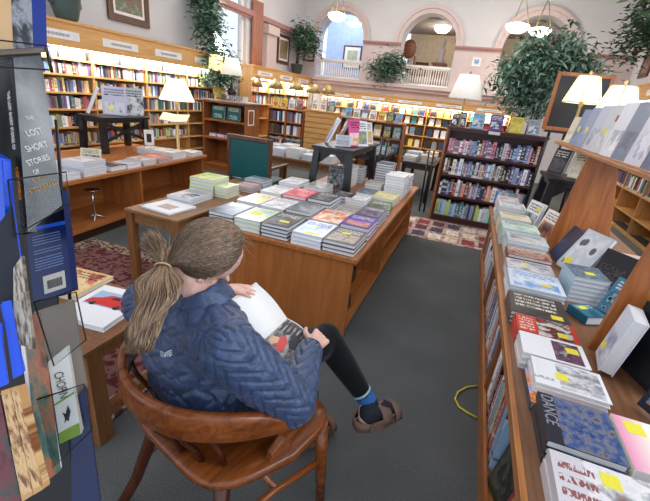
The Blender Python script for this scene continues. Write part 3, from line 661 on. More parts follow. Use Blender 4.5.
def bench(label, M, w_, d, h, flare=0.03, xbrace=False, name='book_stand'):
    t = thing(name, label, 'display stand'); t.matrix_world = M
    G().box(0, w_, 0, d, h-0.03, h).obj('top', BLK, t, 0.004)
    lg = 0.065
    for a in (0, 1):
        for b_ in (0, 1):
            x0 = 0.02 if not a else w_-lg-0.02; y0 = 0.02 if not b_ else d-lg-0.02; dx = (-flare if not a else flare); dy = (-flare if not b_ else flare)
            vs = [(x0+dx, y0+dy, 0), (x0+lg+dx, y0+dy, 0), (x0+lg+dx, y0+lg+dy, 0), (x0+dx, y0+lg+dy, 0), (x0, y0, h-0.03), (x0+lg, y0, h-0.03), (x0+lg, y0+lg, h-0.03), (x0, y0+lg, h-0.03)]
            G().add(vs, [(3, 2, 1, 0), (4, 5, 6, 7), (0, 1, 5, 4), (1, 2, 6, 5), (2, 3, 7, 6), (3, 0, 4, 7)]).obj('leg', BLK, t)
    G().box(0.03, w_-0.03, 0.03, d-0.03, h-0.07, h-0.03).obj('apron', BLK, t)
    if xbrace:
        g = G(); x = w_-0.06
        for s in (0, 1):
            a, b_ = (h-0.08, h*0.32) if s else (h*0.32, h-0.08)
            g.prism([(x, 0.08, a-0.02), (x, d-0.08, b_-0.02), (x, d-0.08, b_+0.02), (x, 0.08, a+0.02)], (0.012*s, 0, 0), (0.012+0.012*s, 0, 0))
        g.obj('cross_brace', BLK, t)
    else:
        for y in (0.05, d-0.07):
            for s in (0, 1):
                x = 0.08 if not s else w_-0.08; k = 1 if not s else -1
                G().prism([(x, y, h-0.07), (x+k*0.12, y, h-0.07), (x, y, h-0.17)], (0, 0, 0), (0, 0.02, 0)).obj('bracket', BLK, t)
    return t
bench('black wooden stand on the centre table carrying leaning books', T((-1.50, 3.63, TZ+0.001)), 0.44, 1.06, 0.448)
bench('black cross-braced stand on the left table carrying books', T((-4.50, 3.44, TZ+0.001)), 0.42, 0.74, 0.42, 0.02, True)
bench('black wooden stand at the far end of right table', T((0.66, 3.72, TZ+0.001)), 0.36, 0.5, 0.46)

# ---------------------------------------------------------------- books on the centre table
def cm(n, b_, a1, a2, style='photo', seed=0, **k): return cover(n, b_, a1, a2, style, seed, **k)
cA = cm('c_slate', (52, 62, 88), (80, 100, 140), (40, 50, 70), seed=1); cB = cm('c_mint', (196, 216, 190), (150, 190, 170), (230, 236, 190), seed=2, ink=(70, 90, 110), box=(0, 1, 0, 0.5))
cC = cm('c_charcoal', (56, 58, 64), (120, 130, 140), (90, 80, 80), seed=3); cD = cm('c_bluewhite', (226, 232, 242), (120, 150, 200), (200, 215, 235), seed=4, ink=(60, 80, 150), box=(0.1, 0.9, 0.2, 0.9))
cE = cm('c_brown', (96, 84, 84), (150, 130, 100), (190, 180, 170), seed=5, sc_=6); cF = cm('c_ivory', (230, 222, 196), (240, 220, 120), (220, 200, 160), seed=6, ink=(150, 130, 90))
cG = cm('c_whitegrey', (226, 226, 228), (190, 190, 200), (240, 240, 240), seed=7, ink=(120, 120, 130)); cH = cm('c_greyblue', (104, 112, 122), (150, 160, 170), (70, 80, 96), seed=8)
cI = cm('c_peach', (232, 190, 160), (224, 120, 90), (240, 226, 200), seed=9, ink=(190, 90, 60), box=(0.0, 1, 0.0, 0.9)); cJ = cm('c_violet', (88, 52, 150), (140, 90, 200), (220, 150, 90), seed=10, ink=(60, 30, 110), box=(0.1, 0.9, 0.1, 0.5))
cK = cm('c_plum', (84, 74, 104), (130, 120, 160), (60, 50, 70), seed=11); cL = cm('c_pinkred', (226, 86, 108), (240, 130, 140), (200, 60, 80), seed=12, ink=(250, 220, 220))
cM = cm('c_darkphoto', (70, 72, 84), (150, 150, 150), (50, 50, 60), seed=13, sc_=5); cN = cm('c_stone', (180, 176, 168), (200, 196, 186), (140, 130, 120), seed=14)
r2 = random.Random(11)
WCT = 'on centre table'
def st(x, y, mat, n, pile, w_=0.2, d=0.29, t_=0.028, sticker=None, rz=0.0, z=TZ, what='hardcover book'): stack(x, y, z, mat, w_, d, t_, n, pile, rz, None, sticker, r2, what=what)
S1 = (-0.2, -0.1, 0.06, 0.05)
fy = 2.27
st(-1.53, fy+0.03, cA, 3, 'slate blue pile, front row left end, centre table')
st(-1.31, fy+0.02, cB, 3, 'mint green pile, front row, centre table', sticker=(-0.2, 0.1, 0.09, 0.06))
st(-1.09, fy, cC, 4, 'charcoal pile, middle of front row, centre table', t_=0.024, sticker=(0.2, -0.3, 0.07, 0.035))
st(-0.86, fy-0.005, cD, 3, 'blue lettered white pile, front row, centre table', w_=0.21, sticker=(0.2, -0.75, 0.09, 0.03))
st(-0.64, fy, cE, 3, 'brown patterned pile at near corner of centre table', w_=0.215, t_=0.026, sticker=(-0.1, 0.3, 0.06, 0.03))
fy = 2.59
st(-1.53, fy+0.06, cF, 3, 'ivory pile, second row left end, centre table', t_=0.03, sticker=(0.4, 0.3, 0.06, 0.04))
st(-1.31, fy+0.05, cG, 3, 'pale grey pile, second row, centre table', t_=0.03)
st(-1.09, fy+0.04, cH, 4, 'grey blue pile, middle of second row, centre table', t_=0.027)
st(-0.86, fy+0.02, cI, 3, 'peach and orange pile, second row, centre table', w_=0.21, d=0.31, t_=0.028)
st(-0.64, fy+0.02, cJ, 3, 'violet pile on the aisle side of centre table', w_=0.21, t_=0.03)
fy = 2.93
st(-1.53, fy+0.08, cm('c_white2', (232, 232, 230), (200, 205, 210), (240, 240, 240), seed=15), 3, 'white pile, third row left end, centre table', t_=0.033)
st(-1.30, fy+0.08, cL, 4, 'pinkish red pile, third row, centre table', t_=0.027, w_=0.22)
st(-1.07, fy+0.06, cM, 4, 'dark photo covered pile, third row, centre table', t_=0.03)
st(-0.85, fy+0.04, cN, 2, 'stone coloured pile, third row, centre table', t_=0.025)
st(-0.64, fy+0.03, cK, 3, 'plum grey pile, third row aisle side, centre table', t_=0.026)
fy = 3.27
st(-1.53, fy+0.1, cG, 4, 'low pale pile beside black stand, left edge, centre table', t_=0.03)
st(-1.28, fy+0.1, cN, 4, 'grey topped pile before black stand, centre table', t_=0.03)
st(-0.66, fy+0.08, cm('c_greenphoto', (92, 110, 90), (150, 160, 110), (60, 70, 60), seed=16), 2, 'low green photo pile, fourth row, centre table', t_=0.022, rz=0.1)
st(-0.68, 3.66, cm('c_yellowcream', (228, 214, 160), (240, 230, 120), (200, 180, 140), seed=17, ink=(120, 100, 60)), 3, 'cream and yellow pile beside black stand, centre table', t_=0.025, w_=0.22, rz=-0.08)
pw = cm('c_purewhite', (240, 240, 242), (226, 228, 232), (244, 244, 244), seed=18, ink=(150, 150, 160))
st(-0.66, 4.06, pw, 8, 'tall white pile at aisle side far end, centre table', t_=0.028, w_=0.2)
st(-0.66, 4.40, pw, 6, 'white pile behind the tallest, centre table far end', t_=0.03, w_=0.2)
st(-0.90, 4.56, cm('c_navyedge', (60, 70, 100), (90, 100, 140), (40, 50, 80), seed=19), 9, 'navy edged tall pile at far end of centre table', t_=0.028, w_=0.19, d=0.26)
st(-1.26, 4.15, pw, 7, 'white pile seen between the legs of centre stand', t_=0.03, w_=0.2)
st(-1.22, 4.45, cH, 6, 'grey blue pile behind the black centre stand', t_=0.03, w_=0.19, d=0.2)
st(-1.02, 3.38, cC, 3, 'charcoal pile before the right legs of centre stand', t_=0.026, w_=0.19, d=0.2)
st(-0.87, 3.66, cH, 3, 'grey blue pile beside the legs of centre stand', t_=0.028, w_=0.18, d=0.24)
st(-0.87, 3.36, cG, 3, 'pale grey pile between stand and plum pile', t_=0.026, w_=0.19, d=0.22)
st(-0.88, 4.00, cN, 4, 'stone coloured pile right of the centre stand legs', t_=0.028, w_=0.17, d=0.24)
# a book leaning under the stand
book(T((-1.26, 3.80, TZ+0.0012)) @ Matrix.Rotation(0.15, 4, 'Z') @ Matrix.Rotation(PI/2-0.22, 4, 'X') @ T((0, 0.13, 0)), cm('c_bwjacket', (210, 210, 212), (30, 30, 34), (120, 120, 125), seed=20, sc_=5, box=(0, 1, 0, 1)), 0.18, 0.25, 0.02, 'black and white jacket book leaning beneath the black centre stand')
# books leaning on the stand top
TP = TZ+0.4495
def leaning(x, y, z, yaw, lean, mat, w_, h_, t_, label, sticker=None, group=None):
    """standing face-out book: cover faces local -y turned by yaw, top leaned back"""
    return book(T((x, y, z+t_*math.sin(lean)+0.0006)) @ Matrix.Rotation(yaw, 4, 'Z') @ Matrix.Rotation(PI/2-lean, 4, 'X') @ T((0, h_/2, 0)), mat, w_, h_, t_, label, group, sticker)
leaning(-1.44, 3.93, TP, -1.15, 0.42, cm('c_bluejack', (120, 150, 196), (80, 110, 170), (170, 190, 220), seed=21), 0.24, 0.27, 0.025, 'blue jacketed book leaning at left of the black centre stand')
leaning(-1.40, 4.18, TP, -1.15, 0.40, cm('c_darkjack', (50, 54, 64), (90, 96, 110), (140, 120, 110), seed=22), 0.2, 0.25, 0.025, 'dark jacketed book leaning behind the blue one on centre stand')
leaning(-1.24, 3.84, TP, 0.3, 0.3, cm('c_greyletters', (196, 198, 204), (110, 114, 124), (230, 230, 232), seed=23, style='stripes', sc_=4), 0.16, 0.11, 0.014, 'small grey lettered book in middle of the black centre stand')
leaning(-1.30, 4.30, TP, 0.3, 0.3, cm('c_redpic', (150, 70, 60), (200, 120, 90), (80, 40, 40), seed=33), 0.15, 0.22, 0.014, 'reddish brown picture book at the back of centre stand')
leaning(-1.145, 4.0, TP, 1.2, 0.26, cm('c_pinkmag', (222, 90, 150), (240, 180, 80), (250, 220, 230), seed=24, box=(0.0, 1, 0.05, 0.5)), 0.22, 0.27, 0.016, 'pink magazine-like book leaning on the right of centre stand')
leaning(-1.115, 4.05, TP, 1.0, 0.30, cm('c_whitemag', (226, 228, 232), (180, 190, 110), (120, 120, 130), seed=25), 0.22, 0.26, 0.014, 'white picture book leaning before the pink one on centre stand')
leaning(-1.12, 4.34, TP, 1.0, 0.3, cm('c_whitemag2', (232, 226, 220), (230, 200, 90), (190, 160, 150), seed=26), 0.18, 0.24, 0.014, 'white and yellow book leaning at far right of centre stand')

# ---------------------------------------------------------------- books on the narrow desk
def zc(px, py, z=TZ): p = on_z(px, py, z); return p.x, p.y
x, y = -2.06, 2.24
book(T((x, y, TZ+0.0006)) @ Matrix.Rotation(-0.1, 4, 'Z'), cm('d_white', (232, 234, 238), (130, 150, 190), (190, 150, 130), seed=27, box=(0.3, 0.75, 0.25, 0.65), ink=(90, 90, 130), txt=(0, 0.1, 0, 0.1)), 0.30, 0.27, 0.012, 'large flat white picture book at near end of the walnut desk')
stack(-2.09, 2.53, TZ, cm('d_dark', (190, 190, 200), (60, 70, 90), (210, 210, 214), seed=28), 0.24, 0.28, 0.022, 2, 'grey covered pair near middle of walnut desk', rz=0.02)
stack(-2.13, 2.84, TZ, cm('d_green', (206, 214, 130), (180, 200, 110), (226, 226, 170), seed=29, ink=(110, 140, 60)), 0.24, 0.25, 0.028, 5, 'lime green covered pile on the walnut desk', rz=0.0)
stack(-1.935, 2.83, TZ, cm('d_green2', (208, 214, 140), (190, 206, 120), (226, 226, 176), seed=30, ink=(110, 140, 60)), 0.12, 0.2, 0.024, 4, 'short pale green pile against the lime pile', rz=0.0)
stack(-1.92, 3.14, TZ, cm('d_maroon', (140, 50, 60), (170, 90, 90), (100, 30, 40), seed=31), 0.2, 0.2, 0.018, 3, 'low maroon pile behind the green pile, walnut desk')
stack(-1.93, 3.36, TZ, cm('d_dusk', (110, 130, 150), (60, 70, 90), (170, 190, 200), seed=32), 0.22, 0.18, 0.026, 3, 'blue grey pile at far end of walnut desk')

# ---------------------------------------------------------------- left table goods (positions in table coordinates)
def lt(x, y, z=TZ, r=0.0): return ltm @ T((x, y, z)) @ Matrix.Rotation(r, 4, 'Z')
def lstack(x, y, mat, n, pile, w_=0.2, d=0.26, t_=0.02, r=0.0, what='book', sticker=None):
    p = lt(x, y).translation; stack(p.x, p.y, TZ, mat, w_, d, t_, n, pile, math.radians(4.9)+r, None, sticker, r2, what=what)
lstack(-0.17, 0.10, cm('l_pale', (206, 204, 214), (170, 176, 196), (226, 222, 226), seed=34), 3, 'low pale pile at near end of left table', 0.26, 0.3, 0.018)
lstack(-0.17, 0.42, cm('l_pale2', (216, 214, 222), (180, 180, 200), (230, 226, 226), seed=35), 6, 'lavender white pile, middle near left table', 0.25, 0.26, 0.022)
lstack(-0.46, 0.2, cm('l_cream', (226, 218, 190), (200, 190, 150), (232, 226, 210), seed=36), 4, 'cream pile behind the pale ones, left table', 0.24, 0.3, 0.024)
book(lt(-0.14, 0.70, TZ+0.0006), cm('l_black', (28, 28, 32), (60, 60, 66), (40, 40, 46), seed=37), 0.2, 0.2, 0.055, 'thick black covered book on front edge of left table')
book(lt(-0.14, 0.92, TZ+0.0006), cm('l_lilac', (198, 200, 216), (160, 166, 190), (216, 216, 226), seed=38), 0.2, 0.2, 0.05, 'thick lilac white book beside the black one, left table')
lstack(-0.16, 1.16, cm('l_mag', (210, 190, 190), (170, 90, 90), (220, 210, 200), seed=39), 4, 'magazine pile right of lilac book, left table', 0.24, 0.2, 0.014, what='magazine')
lstack(-0.17, 1.42, cm('l_redmag', (206, 110, 90), (230, 160, 120), (180, 70, 70), seed=40, box=(0, 1, 0, 1)), 4, 'red and orange magazine pile, left table', 0.28, 0.24, 0.015, what='magazine')
lstack(-0.2, 1.72, cm('l_white', (224, 224, 226), (180, 180, 190), (236, 234, 230), seed=41), 6, 'white magazine pile near right end of left table', 0.28, 0.26, 0.014, what='magazine')
lstack(-0.52, 1.78, cm('l_white2', (228, 222, 210), (150, 150, 150), (236, 230, 220), seed=42), 5, 'cream magazine pile by the lamp foot, left table', 0.26, 0.24, 0.014, what='magazine')
lstack(-0.12, 2.05, cm('l_white3', (216, 216, 222), (120, 130, 140), (230, 230, 232), seed=43), 4, 'grey white pile at right corner of left table', 0.2, 0.22, 0.014, what='magazine')
p = lt(-0.44, 0.75).translation
leaning(p.x, p.y, TZ+0.001, 0.5, 0.3, cm('l_pic', (214, 206, 180), (180, 150, 90), (90, 90, 90), seed=44, style='cells', sc_=2), 0.2, 0.16, 0.012, 'cream picture book standing in front of the cross-braced stand')
# on the black stand
bz = TZ+0.4215
leaning(-4.33, 3.50, bz, -0.72, 0.42, cm('s_steel', (150, 168, 196), (90, 110, 150), (190, 200, 215), seed=45), 0.18, 0.32, 0.04, 'steel blue book leaning at left end of the left stand')
leaning(-4.26, 3.80, bz, 0.75, 0.25, cm('s_silver', (176, 176, 196), (120, 120, 150), (200, 200, 210), seed=46, box=(0.1, 0.9, 0.05, 0.45)), 0.27, 0.34, 0.015, 'lavender grey book standing upright on the left stand', sticker=(-0.3, -0.5, 0.05, 0.04))
leaning(-4.20, 4.05, bz, 0.75, 0.25, cm('s_photo', (160, 166, 176), (60, 70, 80), (200, 200, 204), seed=47, sc_=4, box=(0, 1, 0, 0.75)), 0.22, 0.34, 0.015, 'grey photo book standing right of the lavender one, left stand')
t = thing('stand_sign', 'white card sign with dark figure hanging on left stand leg', 'sign'); t.matrix_world = T((-4.06, 4.12, TZ+0.06)) @ Matrix.Rotation(0.7, 4, 'Z')
G().box(-0.06, 0.06, 0, 0.006, 0, 0.2).obj('card', WHT, t); G().box(-0.03, 0.03, -0.002, 0, 0.04, 0.15).obj('printed_figure', FRBK, t)

# ---------------------------------------------------------------- right table: flat books along the edge
Q = PI/2
def rp(x, y, mat, n, pile, w_=0.22, d=0.2, t_=0.024, rz=0.0, sticker=None, z=TZ, what='sale book'): stack(x, y, z, mat, w_, d, t_, n, pile, rz, None, sticker, r2, jit=0.003, what=what)
rp(0.505, 0.865, cm('r_greyscene', (214, 210, 214), (150, 150, 150), (236, 234, 236), seed=50, ink=(150, 90, 90), box=(0.3, 1, 0, 1), rows=4, txt=(0.05, 0.4, 0.1, 0.9)), 2, 'grey misty cover pair at near end of right table', 0.25, 0.21, 0.036, sticker=(0.1, 0.6, 0.045, 0.045))
rp(0.482, 1.10, cm('r_dance', (40, 44, 56), (130, 126, 130), (66, 96, 150), seed=51, sc_=9, ink=(30, 32, 40), box=(0.22, 1, 0, 1), txt=(0, 0.01, 0, 0.01)), 3, 'dark crowd photo pile titled DANCE, right table', 0.2, 0.215, 0.026)
rp(0.69, 1.105, cm('r_sunset', (250, 246, 226), (240, 150, 190), (120, 190, 240), 'grad', 52, ink=(40, 100, 210), box=(0, 1, 0, 1), txt=(0, 0.01, 0, 0.01)), 2, 'pink to blue gradient cover pair behind DANCE pile', 0.2, 0.215, 0.039, sticker=(-0.5, 0.6, 0.05, 0.05))
rp(0.475, 1.31, cm('r_multi', (60, 66, 80), (120, 180, 230), (240, 130, 50), seed=53, sc_=4, box=(0, 1, 0, 1)), 1, 'black orange and blue cover under sketch book, right table', 0.2, 0.2, 0.03, sticker=(-0.7, -0.8, 0.03, 0.03))
rp(0.50, 1.355, cm('r_sketch', (238, 238, 240), (150, 150, 155), (210, 210, 214), seed=54, sc_=5, ink=(60, 60, 66), box=(0.35, 0.95, 0.05, 0.95), txt=(0, 0.3, 0.2, 0.3)), 2, 'white pile with grey sketch cover, right table', 0.23, 0.165, 0.02, z=TZ+0.031, sticker=(-0.2, -0.1, 0.04, 0.04))
rp(0.475, 1.53, cm('r_purplephoto', (240, 240, 242), (120, 80, 110), (60, 40, 60), seed=55, sc_=4, ink=(50, 34, 50), box=(0.5, 0.92, 0.05, 0.9), txt=(0, 0.01, 0, 0.01)), 3, 'white pile with plum photo corner, right table', 0.235, 0.165, 0.024, sticker=(0.6, 0.2, 0.045, 0.04))
rp(0.475, 1.705, cm('r_red', (206, 54, 40), (236, 226, 216), (40, 34, 34), seed=56, sc_=4, ink=(30, 26, 26), box=(0.35, 0.92, 0, 1), txt=(0.05, 0.3, 0.1, 0.9), rows=5), 3, 'red pile with black and white photo, right table', 0.24, 0.155, 0.022, sticker=(0.5, -0.5, 0.04, 0.035))
rp(0.465, 1.92, cm('r_charcoal', (70, 66, 66), (88, 84, 80), (60, 56, 56), seed=57, ink=(56, 52, 52), box=(0, 1, 0, 0.2), txt=(0.1, 0.85, 0.3, 0.95), rows=4), 3, 'charcoal lettered pile with yellow sticker, right table', 0.25, 0.24, 0.022, sticker=(0.6, -0.7, 0.05, 0.04))
rp(0.485, 2.21, cm('r_clouds', (214, 226, 240), (130, 176, 226), (236, 240, 246), seed=58, ink=(90, 130, 200)), 4, 'pale sky blue pile, right table', 0.27, 0.26, 0.02, sticker=(0.4, -0.3, 0.05, 0.03))
rp(0.49, 2.46, cm('r_grey2', (200, 200, 204), (160, 160, 168), (224, 224, 226), seed=59), 3, 'light grey pile beyond the sky blue one, right table', 0.26, 0.18, 0.024, sticker=(-0.2, 0.3, 0.04, 0.03))
rp(0.50, 2.67, cm('r_redbrown', (96, 40, 40), (150, 70, 60), (200, 170, 150), seed=60, sc_=5, box=(0, 1, 0, 1)), 4, 'dark red photo pile, right table', 0.26, 0.18, 0.022)
rp(0.50, 2.90, cm('r_pastel', (206, 216, 222), (190, 170, 180), (226, 226, 214), seed=61), 5, 'pastel topped pile, right table', 0.26, 0.22, 0.024)
rp(0.48, 3.17, cm('r_mint', (206, 228, 220), (170, 210, 200), (230, 236, 220), seed=62), 5, 'mint topped pile, right table', 0.26, 0.24, 0.026)
rp(0.46, 3.44, cm('r_ivory', (238, 228, 200), (228, 210, 160), (240, 236, 220), seed=63), 5, 'ivory topped pile, right table', 0.23, 0.22, 0.028)
rp(0.45, 3.76, cm('r_whitegrey', (232, 232, 236), (180, 200, 210), (240, 240, 240), seed=64), 6, 'white topped tall pile, right table far part', 0.22, 0.26, 0.028)
rp(0.44, 4.10, cm('r_pink', (234, 226, 228), (200, 150, 160), (240, 240, 240), seed=65), 6, 'white pile at far left corner of right table', 0.19, 0.24, 0.026)
# standing and leaning books in the middle of the table
leaning(0.71, 3.34, TZ+0.001, -1.2, 0.3, cm('m_brownpic', (226, 216, 206), (120, 60, 40), (180, 120, 90), seed=66), 0.3, 0.24, 0.03, 'white book with brown picture leaning behind mint pile')
leaning(0.60, 3.58, TZ+0.001, -1.1, 0.2, cm('m_white', (234, 234, 236), (150, 150, 160), (210, 210, 216), seed=67), 0.18, 0.26, 0.03, 'white book standing near far end of right table', sticker=(0.5, 0.6, 0.04, 0.04))
leaning(0.78, 3.08, TZ+0.001, -0.9, 0.3, cm('m_pic', (210, 206, 216), (110, 110, 130), (150, 120, 130), seed=68), 0.18, 0.22, 0.02, 'grey violet picture book leaning near the first tapered panel', sticker=(-0.3, -0.3, 0.05, 0.04))
leaning(0.72, 2.93, TZ+0.001, -1.5, 0.42, cm('m_navy', (26, 34, 62), (50, 64, 110), (30, 40, 70), seed=69, txt=(0, 0.01, 0, 0.01)), 0.19, 0.25, 0.025, 'navy blue book leaning before the first tapered panel')
leaning(0.765, 2.70, TZ+0.001, -1.1, 0.5, cm('m_windows', (200, 206, 216), (232, 232, 226), (220, 220, 230), seed=70, style='cells', sc_=1.3, ink=(90, 94, 110), box=(0.08, 0.92, 0.1, 0.95), txt=(0, 0.01, 0, 0.01)), 0.22, 0.3, 0.02, 'large pale grey framed cover leaning beside navy book', sticker=(-0.5, -0.6, 0.05, 0.05))
leaning(0.93, 2.52, TZ+0.001, -0.9, 0.35, cm('m_darkcircle', (40, 40, 46), (90, 84, 84), (60, 56, 60), seed=71, style='cells', sc_=3, txt=(0, 0.01, 0, 0.01)), 0.2, 0.22, 0.05, 'thick grey book with dark cover leaning on right table', sticker=(-0.2, -0.7, 0.04, 0.03))
for k in range(6):
    book(T((0.745, 2.34, TZ+0.0006+k*0.0256)) @ Matrix.Rotation(0.1, 4, 'Z'), cm('m_blockside', (170, 196, 214), (110, 140, 170), (80, 90, 90), seed=72, sc_=4, box=(0, 1, 0, 1)), 0.18, 0.2, 0.025, ('topmost' if k == 5 else ORD[5-k]) + (' book' if k == 5 else ' book from top') + ' of light blue block pile in middle of right table', 'books of the light blue block', (0.1, -0.2, 0.05, 0.04) if k == 5 else None)
book(T((0.725, 2.06, TZ+0.003)) @ Matrix.Rotation(0.5, 4, 'Z'), cm('m_teal', (24, 96, 120), (50, 130, 150), (30, 80, 100), seed=73), 0.12, 0.13, 0.045, 'small thick teal book lying behind the charcoal pile', None, (-0.2, 0.4, 0.045, 0.03))
leaning(0.86, 2.14, TZ+0.001, -0.8, 0.55, cm('m_glass', (60, 120, 150), (140, 180, 200), (30, 70, 100), seed=74, style='cells', sc_=2), 0.16, 0.2, 0.02, 'blue crystal patterned book leaning behind the teal book')
leaning(0.715, 1.615, TZ+0.006, -1.74, 0.14, cm('m_tallwhite', (222, 226, 238), (180, 190, 216), (232, 232, 240), seed=75, ink=(120, 130, 170), txt=(0, 0.01, 0, 0.01)), 0.15, 0.25, 0.05, 'tall thick white book standing open side to camera, right table', sticker=(-0.5, -0.5, 0.04, 0.04))
leaning(0.815, 1.60, TZ+0.006, -1.25, 0.14, BLK, 0.22, 0.28, 0.05, 'thick black book standing behind the tall white book')
leaning(0.80, 1.33, TZ+0.006, -1.0, 0.35, cm('m_scribble', (16, 24, 44), (180, 120, 70), (60, 130, 190), seed=76, sc_=8, ink=(12, 18, 34), box=(0.1, 0.9, 0.1, 0.6)), 0.17, 0.24, 0.03, 'dark blue book with coloured scribbles leaning at right edge')
leaning(1.12, 2.36, TZ+0.006, -1.2, 0.2, cm('m_paleblue', (206, 218, 240), (196, 210, 236), (216, 226, 244), seed=77, txt=(0, 0.01, 0, 0.01)), 0.24, 0.40, 0.03, 'large plain pale blue book standing between the tapered panels')
stack(1.18, 2.95, TZ, cm('m_pinkish', (222, 190, 176), (200, 160, 150), (230, 210, 200), seed=78), 0.18, 0.2, 0.028, 4, 'pinkish pile behind the leaning books, right table')
# DANCE lettering on the crowd cover
p = Vector((0.482, 1.10, TZ+3*0.0266+0.0005))
for o in [o for o in C.objects if o.get('label', '') == 'topmost sale book of dark crowd photo pile titled DANCE, right table']:
    text_mesh('title_lettering', 'DANCE', 0.05, T((-0.077, 0.03, 0.0266)) @ Matrix.Rotation(-PI/2, 4, 'Z'), plain('letter_grey', (150, 150, 160), 0.5), o, sx=0.8)
# shelf under the right table: leaning books seen from the aisle
und = [(1.04, 'u_rainbow', (150, 60, 70), (60, 60, 130), (200, 140, 70), 'multicoloured book with yellow label, low shelf near the front'), (1.26, 'u_olive', (60, 66, 52), (90, 90, 80), (40, 44, 40), 'olive black book with yellow label on the low shelf')]
for y, nme, a, b_, c, l in und:
    leaning(0.42, y, 0.0765, -1.3, 0.16, cm(nme, a, b_, c, seed=80+int(y*10), sc_=5), 0.19, 0.36, 0.03, l, sticker=(-0.1, 0.75, 0.1, 0.035))
row(T((0.352, 1.915, 0.0760)) @ Matrix.Rotation(-PI/2, 4, 'Z'), 0.0, 0.52, 0.0, 'low shelf of right table, near part', ['white', 'cream', 'grey', 'orange', 'lime', 'red', 'sky', 'black'], 'books standing on the low shelf', rnd, h=(0.26, 0.36), th=(0.018, 0.03), depth=0.2)
row(T((0.355, 2.98, 0.0760)) @ Matrix.Rotation(-PI/2, 4, 'Z'), 0.02, 1.0, 0.0, 'low shelf of right table, middle part', ['white', 'cream', 'sky', 'grey', 'blue', 'white', 'red', 'orange'], 'books standing on the low shelf', rnd, h=(0.24, 0.34), th=(0.02, 0.04), depth=0.18)
row(T((0.355, 4.28, 0.0760)) @ Matrix.Rotation(-PI/2, 4, 'Z'), 0.02, 1.2, 0.0, 'low shelf of right table, far part', ['white', 'cream', 'navy', 'grey', 'blue', 'white', 'maroon', 'orange'], 'books standing on the low shelf', rnd, h=(0.22, 0.3), th=(0.02, 0.04), depth=0.18)
# books displayed on the raised shelf, facing the aisle
ZS = TZ+0.7365
rb = [((226, 218, 190), 'cream', 4.02, 0.16, 0.22), ((128, 144, 178), 'steel blue', 3.74, 0.2, 0.28), ((150, 160, 188), 'blue grey', 3.50, 0.2, 0.29), ((196, 200, 216), 'pale grey', 3.26, 0.2, 0.30), ((206, 208, 212), 'light grey', 3.03, 0.2, 0.30), ((232, 232, 238), 'white', 2.80, 0.2, 0.31), ((120, 128, 150), 'slate', 2.57, 0.2, 0.31), ((216, 214, 226), 'lilac white', 2.34, 0.2, 0.31), ((90, 100, 130), 'dark blue grey', 2.11, 0.2, 0.31)]
for i, (c, nm, y, w_, h_) in enumerate(rb):
    mt = cover('rb_%d' % i, c, tuple(int(v*0.82) for v in c), tuple(min(255, int(v*1.1)) for v in c), 'photo', 90+i, tuple(int(v*0.7) for v in c), box=(0.15, 0.85, 0.1, 0.5), txt=(0, 0.01, 0, 0.01))
    leaning(0.785, y, ZS, -1.45, 0.16, mt, w_, h_, 0.03, '%s book displayed face-out on the raised shelf at right' % nm, sticker=(-0.3, -0.1, 0.04, 0.04) if i in (1, 2, 4) else None)
    if i == 4:
        o = list(C.objects)[-1]
        while o.parent: o = o.parent
        G().box(0.03, 0.07, 0.05, 0.09, 0.0302, 0.0308).obj('red_emblem', plain('emblem_red', (170, 60, 60), 0.5), o)

# ---------------------------------------------------------------- rear tables, chair and boards
def table(label, x0, x1, y0, y1, h, mt=DESKW, lg=DESKL):
    t = thing('display_table', label, 'table', (x0, y0, 0))
    G().box(0, x1-x0, 0, y1-y0, h-0.03, h).obj('tabletop', mt, t, 0.004); G().box(0.04, x1-x0-0.04, 0.04, y1-y0-0.04, h-0.11, h-0.03).obj('apron', mt, t)
    for a in (0.02, x1-x0-0.08):
        for b_ in (0.02, y1-y0-0.08): G().box(a, a+0.06, b_, b_+0.06, 0, h-0.03).obj('leg', lg, t)
table('walnut table with white books behind the green chair', -3.15, -1.75, 5.25, 6.25, TZ)
for i in range(5):
    for j in range(2):
        c = [(226, 228, 234), (214, 222, 236), (236, 232, 214), (206, 214, 222), (230, 226, 228)][i]
        stack(-3.0+i*0.26, 5.43+j*0.32, TZ, cover('rt_%d' % i, c, tuple(v-40 for v in c), (240, 240, 240), 'photo', 100+i, (130, 140, 150)), 0.22, 0.27, 0.028, 3+(i+j) % 3, '%s %s pile, table behind green chair' % (['white', 'pale blue', 'ivory', 'bluish grey', 'pinkish white'][i], ['front', 'back'][j]))
DKW = plain('dark_table', (58, 52, 54), 0.4)
table('dark table with grey books beyond the centre table, left one', -1.95, -1.35, 6.7, 7.62, TZ+0.05, DKW, BLK)
table('dark table with white books left of the mahogany bookcase', -1.05, -0.5, 6.5, 7.8, TZ+0.05, DKW, BLK)
for i in range(3):
    for j in range(2):
        stack(-1.80+j*0.3, 6.88+i*0.30, TZ+0.05, FM[['white', 'sky', 'grey', 'teal', 'cream', 'navy'][i*2+j]], 0.2, 0.26, 0.03, 2+(i+j) % 3, '%s %s pile on left dark table' % (['near', 'middle', 'far'][i], ['left', 'right'][j]))
        stack(-0.93+j*0.28, 6.7+i*0.35, TZ+0.05, FM[['white', 'white', 'sky', 'grey', 'white', 'cream'][i*2+j]], 0.2, 0.26, 0.03, 3+(i+j) % 2, '%s %s pile on right dark table' % (['near', 'middle', 'far'][i], ['left', 'right'][j]))
t = thing('folding_easel', 'black folded easel standing left of the mahogany bookcase', 'easel', (-0.55, 5.95, 0))
for a in (0.0, 0.07): G().tube([(a, 0, 0.0), (a-0.03, 0.02, 0.92)], 0.014, 6).obj('leg', BLK, t)
G().tube([(0.0, -0.005, 0.75), (0.05, -0.005, 0.75)], 0.01, 6).obj('ledge', BLK, t)
t = thing('folding_easel', 'black upright easel between the two dark tables', 'easel', (-1.42, 6.4, 0))
